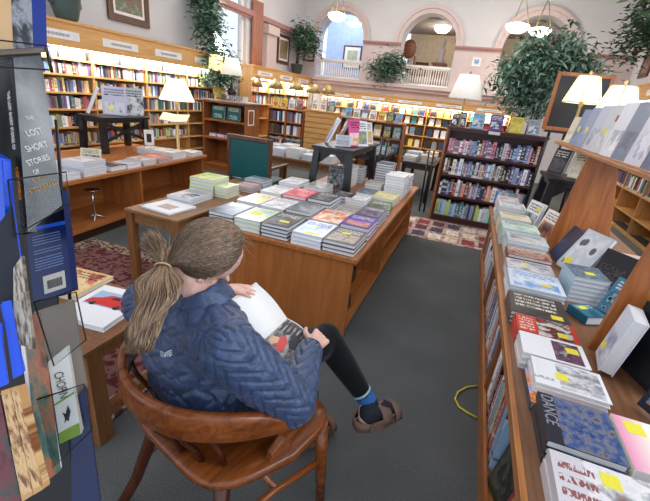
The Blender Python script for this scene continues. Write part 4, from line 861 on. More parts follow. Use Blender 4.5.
for a in (0.0, 0.09): G().tube([(a, 0, 0.0), (a+0.02, 0.02, 0.98)], 0.018, 6).obj('leg', BLK, t)
G().tube([(0.0, -0.005, 0.7), (0.1, -0.005, 0.7)], 0.01, 6).obj('ledge', BLK, t)
# green leather chair
GRN = plain('teal_leather', (8, 84, 84), 0.4, 0.5, 0.1, 5); CW = wood('chair_walnut', (74, 46, 32), (116, 78, 54), 0.35, 'Z')
t = thing('upholstered_chair', 'wooden armchair with dark green leather back at end of walnut desk', 'chair', (-2.4, 3.92, 0), 0.02)
G().box(-0.25, 0.25, 0, 0.04, 0.94, 0.99).obj('top_rail', CW, t, 0.008)
for s in (-1, 1):
    G().prism([(s*0.275-0.02, 0, 0), (s*0.275+0.02, 0, 0), (s*0.275+0.02, 0.04, 0), (s*0.275-0.02, 0.04, 0)], (-s*0.02, 0.03, 0), (0, 0, 0.99)).obj('back_post', CW, t, 0.004)
    G().box(s*0.26-0.02, s*0.26+0.02, 0.45, 0.49, 0, 0.64).obj('leg', CW, t, 0.003)
    G().box(s*0.27-0.025, s*0.27+0.025, 0.04, 0.5, 0.64, 0.67).obj('armrest', CW, t, 0.006)
G().box(-0.25, 0.25, 0.008, 0.045, 0.5, 0.94).obj('back_panel', GRN, t, 0.008)
G().box(-0.25, 0.25, 0.04, 0.48, 0.42, 0.48).obj('seat', GRN, t, 0.012)
G().box(-0.25, 0.25, 0.01, 0.04, 0.36, 0.42).box(-0.24, 0.24, 0.45, 0.48, 0.36, 0.42).obj('seat_rail', CW, t)
# framed black board on an easel behind the right table
bp = on_y(577, 104, 4.75)
t = thing('framed_board', 'oak framed black board propped on a black easel, behind lamps', 'board', (bp.x, 4.75, bp.z), 0)
G().box(-0.25, -0.215, -0.01, 0.02, -0.27, 0.28).box(0.215, 0.25, -0.01, 0.02, -0.27, 0.28).box(-0.215, 0.215, -0.01, 0.02, 0.245, 0.28).box(-0.215, 0.215, -0.01, 0.02, -0.27, -0.235).obj('frame', OAKZ, t, 0.003)
G().box(-0.215, 0.215, 0.0, 0.012, -0.235, 0.245).obj('black_panel', BLK, t)
t = thing('board_easel', 'black easel holding up the framed board', 'easel', (bp.x, 4.80, 0))
for a in (-0.15, 0.15): G().tube([(a*1.3, -0.02, 0), (a, 0, bp.z+0.1)], 0.015, 6).obj('leg', BLK, t)
G().box(-0.22, 0.22, -0.07, 0.0, bp.z-0.295, bp.z-0.2705).obj('ledge', BLK, t); G().tube([(0, 0.3, 0), (0, 0.02, bp.z)], 0.014, 6).obj('rear_leg', BLK, t)
# books on the black stand at far end of right table
rz_ = TZ+0.4615
leaning(0.90, 3.84, rz_, -0.5, 0.25, cm('e_cream', (232, 220, 190), (210, 190, 140), (236, 230, 214), seed=120), 0.16, 0.22, 0.03, 'cream book leaning on the black stand at right table end')
leaning(0.76, 4.02, rz_, -0.9, 0.2, cm('e_dark', (34, 34, 40), (60, 60, 70), (90, 90, 96), seed=121), 0.16, 0.22, 0.03, 'dark book leaning on the black stand at right table end')
# yellow cord
t = G(); pts = [on_z(a, b_, 0.008) for a, b_ in [(486, 386), (478, 386), (467, 387), (458, 392), (455, 399), (459, 407), (468, 413), (478, 418), (486, 421)]]
for q in pts[:1]+pts[-1:]: q.x = min(q.x, 0.345)
pts = [Vector((min(q.x, 0.344), q.y, 0.008)) for q in pts[1:-1]]
tag(t.tube(pts, 0.006, 6).obj('power_cord', plain('cord_yellow', (196, 180, 60), 0.5)), 'yellow cord looping out on grey carpet beneath the right table', 'cord')

# ---------------------------------------------------------------- lamps
def shade_mat(name, rgb, s): return emis(name, rgb, s, (240, 232, 214))
def lamp(label, x, y, zb, z0, z1, r0, r1, shade, metal, e=6, style='turned', ribs=0, ribmat=None, col=(1, 0.88, 0.68)):
    t = thing('table_lamp', label, 'lamp', (x, y, zb)); h0, h1 = z0-zb, z1-zb
    if style == 'turned': prof = [(0.09, 0), (0.09, 0.015), (0.03, 0.035), (0.06, 0.08), (0.085, 0.14), (0.06, 0.19), (0.02, 0.23), (0.012, h0*0.8), (0.01, h1*0.95)]
    elif style == 'column': prof = [(0.07, 0), (0.07, 0.012), (0.02, 0.025), (0.012, 0.05), (0.012, h0*0.9), (0.02, h0*0.93), (0.008, h1*0.95)]
    else: prof = [(0.055, 0), (0.06, 0.01), (0.02, 0.02), (0.03, 0.05), (0.015, 0.08), (0.01, h0), (0.006, h1*0.95)]
    if prof[-2][1] < prof[-3][1]: prof = [q for q in prof if q[1] <= h0*0.75]+[(0.01, h0), (0.008, h1*0.95)]
    G().lathe(prof, 16).obj('base', metal, t)
    g = G().lathe([(r0, h0), (r1, h1)], 28); g.f = [f for f in g.f if len(f) == 4]; g.m = g.m[:len(g.f)]; g.sm = [True]*len(g.f)
    o = g.obj('lamp_shade', shade, t); so = o.modifiers.new('thick', 'SOLIDIFY'); so.thickness = 0.003
    g = G()
    for k in range(3): a = 2*PI*k/3; g.tube([(0, 0, h1-0.02), (r1*math.cos(a), r1*math.sin(a), h1-0.004)], 0.003, 4)
    g.obj('shade_spider', metal, t)
    G().lathe([(0.012, h1*0.93), (0.014, h1-0.01), (0.008, h1+0.01), (0.014, h1+0.03), (0.0, h1+0.05)], 8).obj('finial', metal, t)
    if ribs:
        g = G()
        for k in range(ribs): a = 2*PI*(k+0.3)/ribs; g.tube([((r0+0.003)*math.cos(a), (r0+0.003)*math.sin(a), h0), ((r1+0.003)*math.cos(a), (r1+0.003)*math.sin(a), h1)], 0.0035, 5)
        for r, z in ((r0, h0), (r1, h1)): g.tube([((r+0.002)*math.cos(2*PI*k/24), (r+0.002)*math.sin(2*PI*k/24), z) for k in range(25)], 0.0035, 5, caps=False)
        g.obj('shade_ribs', ribmat, t)
    plight('bulb', (0, 0, (h0+h1)/2+0.01), e, col, 0.03, t); return t
LIT = shade_mat('shade_lit', (255, 238, 200), 1.5); LITY = shade_mat('shade_yellow', (255, 232, 150), 0.9); WSH = shade_mat('shade_white', (255, 252, 250), 0.35)
DBR = plain('dark_bronze', (50, 44, 42), 0.35, Metallic=0.6); GOLDM = plain('cream_gold', (206, 176, 120), 0.35, 0.5, Metallic=0.3)
def zy(px, py, Y): return on_y(px, py, Y)
p = zy(587, 76, 4.22); q = zy(580, 103, 4.22); lamp('lit cream ribbed lamp at far end of the raised shelf', 0.815, 4.22, ZS, q.z, p.z, 0.155, 0.085, LIT, GOLDM, 2.5, 'column', 6, GOLDM)
p = zy(623, 85, 3.7); lamp('lit cream ribbed lamp standing behind the grey books', 0.95, 3.66, ZS, p.z-0.22, p.z-0.01, 0.15, 0.085, LIT, GOLDM, 2.5, 'column', 6, GOLDM)
lamp('white shaded lamp on top of the mahogany bookcase', -0.235, 5.76, 1.306, 1.66, 1.95, 0.215, 0.125, WSH, BRASS, 4, 'small')
p = on_z(176, 153, TZ); lamp('lit cream lamp at the far end of the left table', p.x, 4.28, TZ+0.001, zy(174, 100, 4.28).z, zy(175, 79, 4.28).z, 0.22, 0.1, LIT, GOLDM, 5, 'column')
lx, lz = p.x, TZ
t = thing('open_book', 'open pale book tilted on a holder beside the lit left lamp', 'book'); pc = on_y(173, 122, 4.02); t.matrix_world = T(pc) @ Matrix.Rotation(0.35, 4, 'Z') @ Matrix.Rotation(0.5, 4, 'X')
OBM = plain('open_page', (250, 236, 200), 0.7)
G().prism([(-0.17, 0, 0.015), (0, 0, -0.005), (0, 0.16, -0.005), (-0.17, 0.16, 0.015)], (0, 0, 0), (0, 0, 0.012)).obj('left_pages', OBM, t); G().prism([(0, 0, -0.005), (0.17, 0, 0.015), (0.17, 0.16, 0.015), (0, 0.16, -0.005)], (0, 0, 0), (0, 0, 0.012)).obj('right_pages', OBM, t)
t = thing('book_holder', 'slender cream stand holding the open book on left table', 'stand', (pc.x+0.02, pc.y+0.04, TZ+0.001))
G().lathe([(0.06, 0), (0.06, 0.01), (0.01, 0.02), (0.01, pc.z-TZ-0.03)], 12).obj('pole', GOLDM, t)
for lab, a, b_, zt, zb_, r0, r1, sh, mt, st_ in [('yellow shaded lamp beside the plant on the cabinet', 216, 6.14, 55, 71, 0.13, 0.11, LITY, BRASS, 'small'), ('white shaded lamp with dark turned base on the cabinet', 232, 6.2, 58, 75, 0.19, 0.11, WSH, DBR, 'turned')]:
    q = zy(a, zt, b_); s = zy(a, zb_, b_); lamp(lab, q.x, b_, 1.266, s.z, q.z, r0, r1, sh, mt, 4, st_)
BRS = plain('brass_shade', (156, 132, 84), 0.4, 0.4, Metallic=0.5)
for lab, a, b_, zt, zb_ in [('first brass shaded lamp from left on the low oak bookcase', 257, 7.85, 77, 87), ('second brass shaded lamp from left, above the dark books', 277, 7.85, 80, 89), ('brass shaded lamp above the slatwall panel', 297, 7.85, 82, 90), ('brass shaded lamp left of the last one, over the rear bookcase', 314, 7.85, 85, 93), ('last brass shaded lamp at right, over the rear bookcase', 329, 7.9, 86, 94)]:
    q = zy(a, zt, b_); s = zy(a, zb_, b_); zb2 = 1.226 if 'slatwall' in lab else (1.181 if q.x < -3.4 else 1.161)
    if -3.45 < q.x < -2.65: zb2 = 1.226
    lamp(lab, q.x, b_-0.02, zb2, s.z, q.z+0.02, 0.16, 0.065, BRS, BRASS, 4, 'small')
# small goods on the rear bookcase tops
nn = 0
for x0, x1, z, y, nm in [(-4.2, -3.45, 1.181, 7.78, 'low oak bookcase'), (-3.3, -2.75, 1.226, 7.8, 'slatwall panel'), (-2.55, -1.35, 1.161, 7.78, 'rear oak bookcase')]:
    mm = T((x0, y-0.05, z)); facerow(mm, 0, x1-x0, 0.001, 'standing on top of %s' % nm, 'face-out books on the rear bookcase tops', 0.13, 0.19, 0.03, 0.03)
facerow(T((-4.7, 6.05, 1.2655)), 0.42, 0.98, 0.001, 'standing on the cabinet by lamps', 'cards on the cabinet', 0.1, 0.09, 0.02, 0.0)

# ---------------------------------------------------------------- plants
LF = [plain('leaf_green', (98, 134, 108), 0.5, 0.4, 0.3, 3), plain('leaf_dark', (48, 76, 60), 0.5, 0.4, 0.3, 3), plain('leaf_grey', (142, 168, 150), 0.5, 0.4, 0.2, 3)]
BARK = plain('bark', (86, 66, 52), 0.9)
KEEP = [(-0.235, 5.76, 1.3, 2.0, 0.25)]
def plant(label, loc, pot, crown, n, leaf=0.07, trunk_h=1.0, seed=1, name='ficus_tree', cat='plant', mats=(0, 1, 2), droop=0.6, nb=26, trunks=3):
    """crown: centre offset and radii"""
    r = random.Random(seed); t = thing(name, label, cat, loc); c = Vector(crown[0]); R = Vector(crown[1])
    pr, ph, pm = pot; G().lathe([(pr*0.7, 0), (pr*0.85, ph*0.3), (pr, ph*0.9), (pr*1.06, ph), (pr*0.9, ph), (pr*0.85, ph*0.85), (0, ph*0.82)], 18).obj('pot', pm, t)
    g = G(); lf = G(); tips = []
    for k in range(trunks):
        a = 2*PI*k/trunks; g.tube([(0.03*math.cos(a), 0.03*math.sin(a), ph*0.8), (0.02*math.cos(a+1), 0.02*math.sin(a+1), trunk_h*0.5+ph), (c.x*0.6+0.05*math.cos(a+2), c.y*0.6+0.05*math.sin(a+2), c.z)], [0.018, 0.014, 0.01], 6)
    for k in range(nb):
        while True:
            d = Vector((r.uniform(-1, 1), r.uniform(-1, 1), r.uniform(-0.8, 1)))
            if 0.3 < d.length < 1: break
        e = c+Vector((d.x*R.x, d.y*R.y, d.z*R.z)); s = Vector((c.x*0.5, c.y*0.5, max(ph, c.z-R.z*0.6)+r.uniform(0, 0.4)*R.z)); m_ = (s+e)/2+Vector((0, 0, 0.15*R.z))
        P = [s, m_, e, e+Vector((d.x*0.15*R.x, d.y*0.15*R.y, -droop*0.35*R.z))]; g.tube(P, [0.007, 0.005, 0.004, 0.002], 4)
        for q in range(n//nb):
            f = r.uniform(0.35, 3)
            i = min(2, int(f)); b_ = P[i].lerp(P[i+1], f-i)+Vector((r.gauss(0, 0.05), r.gauss(0, 0.05), r.gauss(0, 0.04)))*leaf/0.05
            az = r.uniform(0, 2*PI); el = r.uniform(-1.2, 0.3)*droop
            dv = Vector((math.cos(az)*math.cos(el), math.sin(az)*math.cos(el), math.sin(el))); sv = dv.cross(Vector((r.gauss(0, 0.3), r.gauss(0, 0.3), 1))).normalized(); L_ = leaf*r.uniform(0.7, 1.3)
            nv = sv.cross(dv)*0.12*L_
            e_ = Vector(loc)+b_+dv*L_; s0 = Vector(loc)+b_
            if min(e_.x, s0.x) < LX+0.12 or max(e_.x, s0.x) > 2.86 or max(e_.y, s0.y) > BY-0.09: continue
            if any((Vector((q_[0]-s0.x, q_[1]-s0.y)).length < q_[4] and q_[2] < s0.z < q_[3]) for q_ in KEEP): continue
            lf.add([b_, b_+dv*L_*0.45+sv*L_*0.2+nv, b_+dv*L_, b_+dv*L_*0.45-sv*L_*0.2+nv], [(0, 1, 2), (0, 2, 3)], r.choice(mats))
    g.obj('trunk', BARK, t)
    me = bpy.data.meshes.new('foliage'); me.from_pydata(lf.v, [], lf.f)
    for m_ in LF: me.materials.append(m_)
    me.polygons.foreach_set('material_index', lf.m); me.update(); o = bpy.data.objects.new('foliage', me); C.objects.link(o); o.parent = t; return t
GOLDP = plain('pot_yellow', (190, 160, 70), 0.4); POTD = plain('pot_dark', (60, 66, 60), 0.5); POTG = plain('pot_grey', (140, 136, 134), 0.6)
plant('leafy potted plant in yellow pot on left end of cabinet', (-4.52, 6.32, 1.266), (0.12, 0.2, GOLDP), ((-0.02, 0.0, 0.55), (0.33, 0.3, 0.40)), 2600, 0.1, 0.2, 2, 'potted_plant', nb=40)
plant('tall ficus rising behind the lamp cabinet toward the window', (-4.80, 6.68, 0), (0.12, 0.3, POTD), ((0.0, -0.40, 2.62), (0.18, 0.26, 0.62)), 2600, 0.1, 2.0, 3, nb=44)
plant('feathery palm on top of the corner bookcase', (-4.78, 10.1, 1.975), (0.16, 0.24, POTD), ((0.08, 0.1, 0.85), (0.3, 0.42, 0.42)), 1500, 0.12, 0.6, 4, 'potted_palm', nb=34, mats=(0, 1))
p = on_y(388, 92, BY-0.16)
plant('bushy plant in grey pot on the gallery ledge between arches', (p.x-0.05, BY-0.165, 2.0015), (0.13, 0.2, POTG), ((0.0, -0.2, 0.34), (0.46, 0.13, 0.36)), 1500, 0.12, 0.2, 5, 'potted_plant', nb=36)
plant('big weeping ficus behind the mahogany bookcase', (0.72, 6.75, 0), (0.22, 0.32, POTD), ((0.05, 0.0, 2.12), (0.62, 0.45, 0.56)), 6500, 0.11, 1.5, 6, nb=110, droop=1.0, mats=(0, 2, 2, 1))
plant('dark palm on the right wall bookcase, far part', (2.62, 8.2, 2.235), (0.14, 0.2, POTD), ((-0.36, 0.0, 0.8), (0.42, 0.5, 0.5)), 1800, 0.12, 0.5, 7, 'potted_palm', mats=(1, 1, 0), nb=34)
plant('dark feathery palm hanging in at the top right corner', (2.62, 6.6, 2.235), (0.16, 0.22, POTD), ((-0.55, -0.2, 1.05), (0.58, 0.7, 0.6)), 2800, 0.15, 0.8, 8, 'potted_palm', mats=(1, 1, 0), nb=44)
t = thing('urn', 'large dark green urn on top of the tall wall bookcase', 'urn', (-4.78, 3.72, 2.011))
G().lathe([(0.09, 0), (0.12, 0.04), (0.15, 0.15), (0.165, 0.26), (0.18, 0.29), (0.15, 0.3), (0.14, 0.2), (0, 0.15)], 20).obj('body', plain('urn_glaze', (74, 90, 86), 0.35), t)
for s in (-1, 1): G().tube([(0, s*0.16, 0.24), (0, s*0.2, 0.22), (0, s*0.2, 0.17), (0, s*0.155, 0.15)], 0.01, 6).obj('handle', MC['urn_glaze'], t)
framed('framed_picture', 'brown framed picture leaning on the right wall, nearer one', T((2.895-0.03, 8.9, 2.85)) @ RR, 0.6, 0.9, FRB, art('art_h', (120, 90, 70), (80, 50, 40), (160, 130, 110), (50, 36, 30)), 0.08)
framed('framed_picture', 'brown framed picture on the right wall, farther one', T((2.895-0.03, 10.2, 2.85)) @ RR, 0.5, 0.7, FRB, art('art_i', (110, 80, 60), (90, 60, 50), (150, 120, 100), (50, 36, 30)), 0.08)

# ---------------------------------------------------------------- the reader's chair
ch = thing('captains_chair', 'cherry wood captain\'s chair with curved back the reader sits in', 'chair', (-0.60, 0.90, 0), math.radians(-16.3))
def seat_outline(n=48, k=1.0):
    o = []
    for i in range(n):
        a = 2*PI*i/n; c, s = math.cos(a), math.sin(a); e = 0.42
        x = math.copysign(abs(c)**e, c); y = math.copysign(abs(s)**e, s); hw = 0.31 if y > 0 else 0.31-0.08*(-y)
        o.append((x*hw*k, y*0.255*k))
    return o
g = G(); ol = seat_outline(); n = len(ol); rings = [(1.0, 0.425), (1.0, 0.44), (0.97, 0.45), (0.8, 0.447), (0.5, 0.438), (0.2, 0.436)]
vs = [(x*k, y*k, z) for k, z in [(0.93, 0.405)]+rings for x, y in ol]; fs = []
for r in range(len(rings)): fs += [(r*n+i, r*n+(i+1) % n, (r+1)*n+(i+1) % n, (r+1)*n+i) for i in range(n)]
fs += [tuple(range(n-1, -1, -1)), tuple(len(rings)*n+i for i in range(n))]
g.add(vs, fs, 0, True); g.obj('seat', CHW, ch)
def band(pts, w_, h_, name, mat):
    """curved board: pts (x,y,zc,height,thick); swept in the xy plane, height along z"""
    g = G(); vs = []; N_ = len(pts)
    for i, (x, y, z, hh, tt) in enumerate(pts):
        a, b_ = pts[max(0, i-1)], pts[min(N_-1, i+1)]; d = Vector((b_[0]-a[0], b_[1]-a[1], 0)).normalized(); nn_ = Vector((d.y, -d.x, 0))
        c = Vector((x, y, z)); q = [(-1, -0.8), (-1, 0.8), (-0.6, 1), (0.6, 1), (1, 0.8), (1, -0.8), (0.6, -1), (-0.6, -1)]
        vs += [c+nn_*(u*tt/2)+Vector((0, 0, v*hh/2)) for u, v in q]
    fs = [(i*8+k, i*8+(k+1) % 8, (i+1)*8+(k+1) % 8, (i+1)*8+k) for i in range(N_-1) for k in range(8)]+[tuple(range(7, -1, -1)), tuple((N_-1)*8+k for k in range(8))]
    g.add(vs, fs, 0, True); return g.obj(name, mat, ch)
pts = []
for i in range(41):
    a = math.radians(-20-220*i/40+40); # from right front, round the back, to left front
    a = math.radians(-4-174*i/40); u = abs(i-20)/20
    bk = max(0, 1-(u/0.97)**5)
    r = 0.315
    pts.append((r*math.cos(a)*1.0, r*math.sin(a)*1.02-0.0, 0.622+0.062*bk, 0.03+0.065*bk, 0.05-0.024*bk))
band(pts, 0, 0, 'back_rail', CHW)
pts2 = [(x*1.0, y*1.0, z+hh/2+0.008, 0.022, 0.04) for x, y, z, hh, tt in pts[9:32]]
for s in (-1, 1):   # scrolled arm supports
    P = [(s*0.306, -0.01, 0.625), (s*0.302, 0.02, 0.58), (s*0.275, 0.015, 0.53), (s*0.262, -0.02, 0.48), (s*0.262, -0.03, 0.43), (s*0.265, -0.01, 0.39)]
    g = G(); vs = []
    for x, y, z in P: vs += [(x-0.014, y-0.045, z), (x+0.014, y-0.045, z), (x+0.014, y+0.045, z), (x-0.014, y+0.045, z)]
    fs = [(i*4+k, i*4+(k+1) % 4, i*4+4+(k+1) % 4, i*4+4+k) for i in range(len(P)-1) for k in range(4)]+[(3, 2, 1, 0), tuple(len(P)*4-4+k for k in range(4))]
    g.add(vs, fs).obj('arm_support', CHW, ch, 0.006)
for k in range(6):
    a = math.radians(-90+(k-2.5)*17); c, s = math.cos(a), math.sin(a)
    G().tube([(0.245*c, 0.215*s, 0.43), (0.27*c, 0.25*s, 0.52), (0.30*c, 0.30*s, 0.60), (0.315*c, 0.318*s, 0.665)], [0.011, 0.009, 0.009, 0.01], 8).obj('spindle', CHD, ch)
for sx in (-1, 1):
    G().tube([(sx*0.268, 0.195, 0.42), (sx*0.285, 0.205, 0.2), (sx*0.30, 0.212, 0.0)], [0.026, 0.022, 0.017], 8).obj('leg', CHW, ch)
    G().tube([(sx*0.17, -0.17, 0.42), (sx*0.20, -0.20, 0.28), (sx*0.225, -0.25, 0.12), (sx*0.25, -0.31, 0.0)], [0.026, 0.023, 0.02, 0.02], 8).obj('leg', CHD, ch)
    G().tube([(sx*0.283, 0.2, 0.22), (sx*0.245, 0.0, 0.235), (sx*0.21, -0.215, 0.22)], 0.013, 8).obj('stretcher', CHW, ch)
G().tube([(-0.245, 0.0, 0.235), (0, 0.02, 0.24), (0.245, 0.0, 0.235)], 0.012, 8).obj('stretcher', CHW, ch)

# ---------------------------------------------------------------- the reader
from mathutils.bvhtree import BVHTree
SKIN, ts, bs = nt('skin', 0.5, 0.4); bs.inputs['Subsurface Weight'].default_value = 0.08; bs.inputs['Subsurface Radius'].default_value = (0.01, 0.004, 0.002)
tc = N(ts, 'ShaderNodeTexCoord'); n_ = N(ts, 'ShaderNodeTexNoise', i2=25.0, i3=3.0); L(ts, tc.outputs['Object'], n_.inputs[0])
L(ts, ramp(ts, n_.outputs[0], [(0.35, s2l((206, 156, 140))), (0.65, s2l((226, 182, 166)))]), bs.inputs[0])
def blob(name, g, mats, parent, voxel, smooth=6, factor=0.5, disp=None):
    me = g.mesh(name+'_raw', mats); o = bpy.data.objects.new(name, me); C.objects.link(o)
    r = o.modifiers.new('r', 'REMESH'); r.mode = 'VOXEL'; r.voxel_size = voxel; r.use_smooth_shade = True
    s = o.modifiers.new('s', 'SMOOTH'); s.iterations = smooth; s.factor = factor
    dg = bpy.context.evaluated_depsgraph_get(); m2 = bpy.data.meshes.new_from_object(o.evaluated_get(dg)); m2.name = name
    o.modifiers.clear(); o.data = m2; m2.materials.clear()
    for m_ in (mats if isinstance(mats, list) else [mats]): m2.materials.append(m_)
    m2.polygons.foreach_set('use_smooth', [True]*len(m2.polygons)); m2.polygons.foreach_set('material_index', [0]*len(m2.polygons))
    if disp:
        ns = [v.normal.copy() for v in m2.vertices]
        for v, nv in zip(m2.vertices, ns): v.co = v.co+nv*disp(v.co, nv)
        m2.update()
    if parent is not None: o.parent = parent
    return o
def limb(g, pts, rs, n=14):
    """tapered limb with round ends"""
    P = [Vector(p) for p in pts]; Q_ = []; R_ = []
    for i in range(len(P)-1):
        for k in range(4): f = k/4; Q_.append(P[i].lerp(P[i+1], f)); R_.append(rs[i]*(1-f)+rs[i+1]*f)
    Q_.append(P[-1]); R_.append(rs[-1]); g.tube(Q_, R_, n)
    for p, r in zip(P, rs): g.ell(p, (r, r, r), n=n)
    return g
V = Vector
hipL, hipR = V((-0.68, 0.88, 0.535)), V((-0.51, 0.845, 0.535)); pel = V((-0.60, 0.83, 0.535)); lum = V((-0.61, 0.77, 0.68)); che = V((-0.625, 0.77, 0.82)); nek = V((-0.625, 0.79, 0.93))
shL, shR = V((-0.802, 0.775, 0.865)), V((-0.475, 0.70, 0.865)); elR, wrR = V((-0.322, 0.80, 0.668)), V((-0.352, 0.985, 0.715)); elL, wrL = V((-0.86, 0.94, 0.73)), V((-0.775, 1.035, 0.795))
knR, anR = V((-0.375, 1.235, 0.605)), V((-0.175, 1.275, 0.335)); knL, anL = V((-0.47, 1.23, 0.49)), V((-0.405, 1.27, 0.10))
heR, toR = V((-0.178, 1.20, 0.262)), V((-0.052, 1.36, 0.262)); heL, toL = V((-0.425, 1.20, 0.03)), V((-0.345, 1.385, 0.03))
HC = V((-0.652, 0.842, 1.066))-CU*0.030+CR*0.006
_d = (HC-CAM).normalized(); _r = (CR-_d*CR.dot(_d)).normalized(); _u = _r.cross(_d)
F = (_r*0.44-_u*0.52+_d*0.74).normalized(); R_h = _r*0.2-_u*0.75-_d*0.62; R_h = (R_h-F*R_h.dot(F)).normalized(); U = R_h.cross(F)   # bent over the book
HM = Matrix((R_h, F, U)).transposed()
def hp(x, y, z): return HC+(R_h*x+F*y+U*z)*1.05
body = G()
body.ell(hp(0, -0.012, 0.018), (0.076, 0.095, 0.092), n=20, rot=HM); body.ell(hp(0, 0.03, -0.045), (0.055, 0.062, 0.068), n=16, rot=HM); body.ell(hp(0, 0.068, -0.09), (0.022, 0.02, 0.018), n=10, rot=HM)
limb(body, [hp(0, 0.083, -0.005), hp(0, 0.105, -0.04)], [0.009, 0.013], 10); body.ell(hp(0, 0.086, -0.068), (0.024, 0.012, 0.008), n=10, rot=HM)
for s in (-1, 1):
    body.ell(hp(s*0.04, 0.068, -0.03), (0.022, 0.02, 0.018), n=10, rot=HM); body.ell(hp(s*0.03, 0.078, 0.016), (0.022, 0.012, 0.009), n=10, rot=HM); body.ell(hp(s*0.03, 0.076, 0.002), (0.016, 0.011, 0.008), n=10, rot=HM)
    for q in range(7):   # ear rim and lobe
        a = math.radians(-60+q*50); body.ell(hp(s*0.079, -0.008-0.012*math.cos(a)*1.1, -0.022+0.026*math.sin(a)), (0.006, 0.007, 0.008), n=8, rot=HM)
    body.ell(hp(s*0.076, -0.004, -0.024), (0.006, 0.01, 0.02), n=8, rot=HM)
limb(body, [hp(0, -0.035, -0.05), nek], [0.05, 0.055]); limb(body, [nek, che, lum, pel], [0.07, 0.11, 0.105, 0.12])
limb(body, [che+V((0, 0, 0.04)), shL], [0.07, 0.045]); limb(body, [che+V((0, 0, 0.04)), shR], [0.07, 0.045])
limb(body, [shL, elL, wrL], [0.045, 0.036, 0.024]); limb(body, [shR, elR, wrR], [0.045, 0.036, 0.024])
limb(body, [hipL, knL, anL], [0.08, 0.05, 0.033]); limb(body, [hipR, knR, anR], [0.08, 0.05, 0.033])
for an, he, to in ((anR, heR, toR), (anL, heL, toL)):
    d = (to-he); limb(body, [an, he+d*0.12+V((0, 0, 0.025))], [0.033, 0.03]); limb(body, [he+d*0.12+V((0, 0, 0.022)), he+d*0.6+V((0, 0, 0.016)), he+d*0.85+V((0, 0, 0.008))], [0.03, 0.03, 0.026])
def hand(g, wrist, palm_dir, back, thumb_side, curl, spread=0.10, s=0.92):
    """palm from wrist; back = normal of the back of the hand; fingers curl away from it"""
    d = palm_dir.normalized(); b_ = (back-d*back.dot(d)).normalized(); x = d.cross(b_)*thumb_side
    kn = []
    for k in range(4):
        o = (1.5-k)*0.019*s; limb(g, [wrist+x*o*0.5+d*0.01, wrist+d*(0.082-0.004*k)*s+x*o], [0.016*s, 0.0115*s], 8); kn.append(wrist+d*(0.082-0.004*k)*s+x*o)
    for k, L_ in enumerate((0.072, 0.08, 0.074, 0.058)):
        a = curl[k] if isinstance(curl, (list, tuple)) else curl; p = kn[k]; dd = (d+x*spread*(1.5-k)).normalized(); P = [p]; ang = 0
        for j, fr in enumerate((0.45, 0.31, 0.24)):
            ang += a*(0.6 if j == 0 else 1.0); v = dd*math.cos(ang)-b_*math.sin(ang); p = p+v*L_*s*fr; P.append(p)
        limb(g, P, [0.0095*s, 0.0088*s, 0.008*s, 0.007*s], 8)
    p0 = wrist+d*0.02*s+x*0.02*s-b_*0.004; p1 = p0+(d*0.55+x*0.75-b_*0.2).normalized()*0.042*s; p2 = p1+(d*0.85+x*0.35-b_*0.25).normalized()*0.032*s; p3 = p2+(d*0.95+x*0.05-b_*0.35).normalized()*0.026*s
    limb(g, [p0, p1, p2, p3], [0.014*s, 0.0115*s, 0.010*s, 0.0085*s], 8)
# left hand holds the top edge of the left page, right hand curls round the right page
LH = wrL+V((0.022, 0.02, 0.005)); hand(body, LH, V((0.82, 0.50, 0.02)), V((-0.25, -0.15, 0.95)), -1, 0.28)
RH = wrR+V((0.004, 0.035, 0.0)); hand(body, RH, V((-0.02, 0.92, -0.05)), V((0.42, 0.0, 0.9)), -1, [1.05, 1.1, 1.1, 1.15], 0.04)
reader = blob('person', body, SKIN, None, 0.004, 4)
tag(reader, 'person with ponytail in blue puffer jacket and leggings reading an open book', 'person')
for s in (-1, 1):
    G().ell(hp(s*0.030, 0.071, -0.002), (0.0105, 0.0105, 0.0105), n=10).obj('eye', plain('eye_white', (225, 220, 216), 0.3), reader)
    g = G().tube([hp(s*0.016, 0.092, 0.018), hp(s*0.03, 0.093, 0.024), hp(s*0.046, 0.085, 0.02)], 0.0028, 6); g.obj('eyebrow', plain('brow', (110, 84, 66), 0.7), reader)
# leggings
LEG, tl_, bl_ = nt('leggings_black', 0.85, 0.15); bl_.inputs[0].default_value = (*s2l((13, 13, 18)), 1); bl_.inputs['Sheen Weight'].default_value = 0.1
g = G(); limb(g, [hipR, V((-0.44, 1.04, 0.585)), knR, knR.lerp(anR, 0.35), anR.lerp(knR, 0.12)], [0.094, 0.078, 0.062, 0.056, 0.041]); limb(g, [hipL, V((-0.57, 1.06, 0.52)), knL, knL.lerp(anL, 0.35), anL.lerp(knL, 0.1)], [0.094, 0.078, 0.061, 0.056, 0.041])
limb(g, [pel, hipL], [0.125, 0.1]); limb(g, [pel, hipR], [0.125, 0.1])
blob('leggings', g, LEG, reader, 0.007, 5)
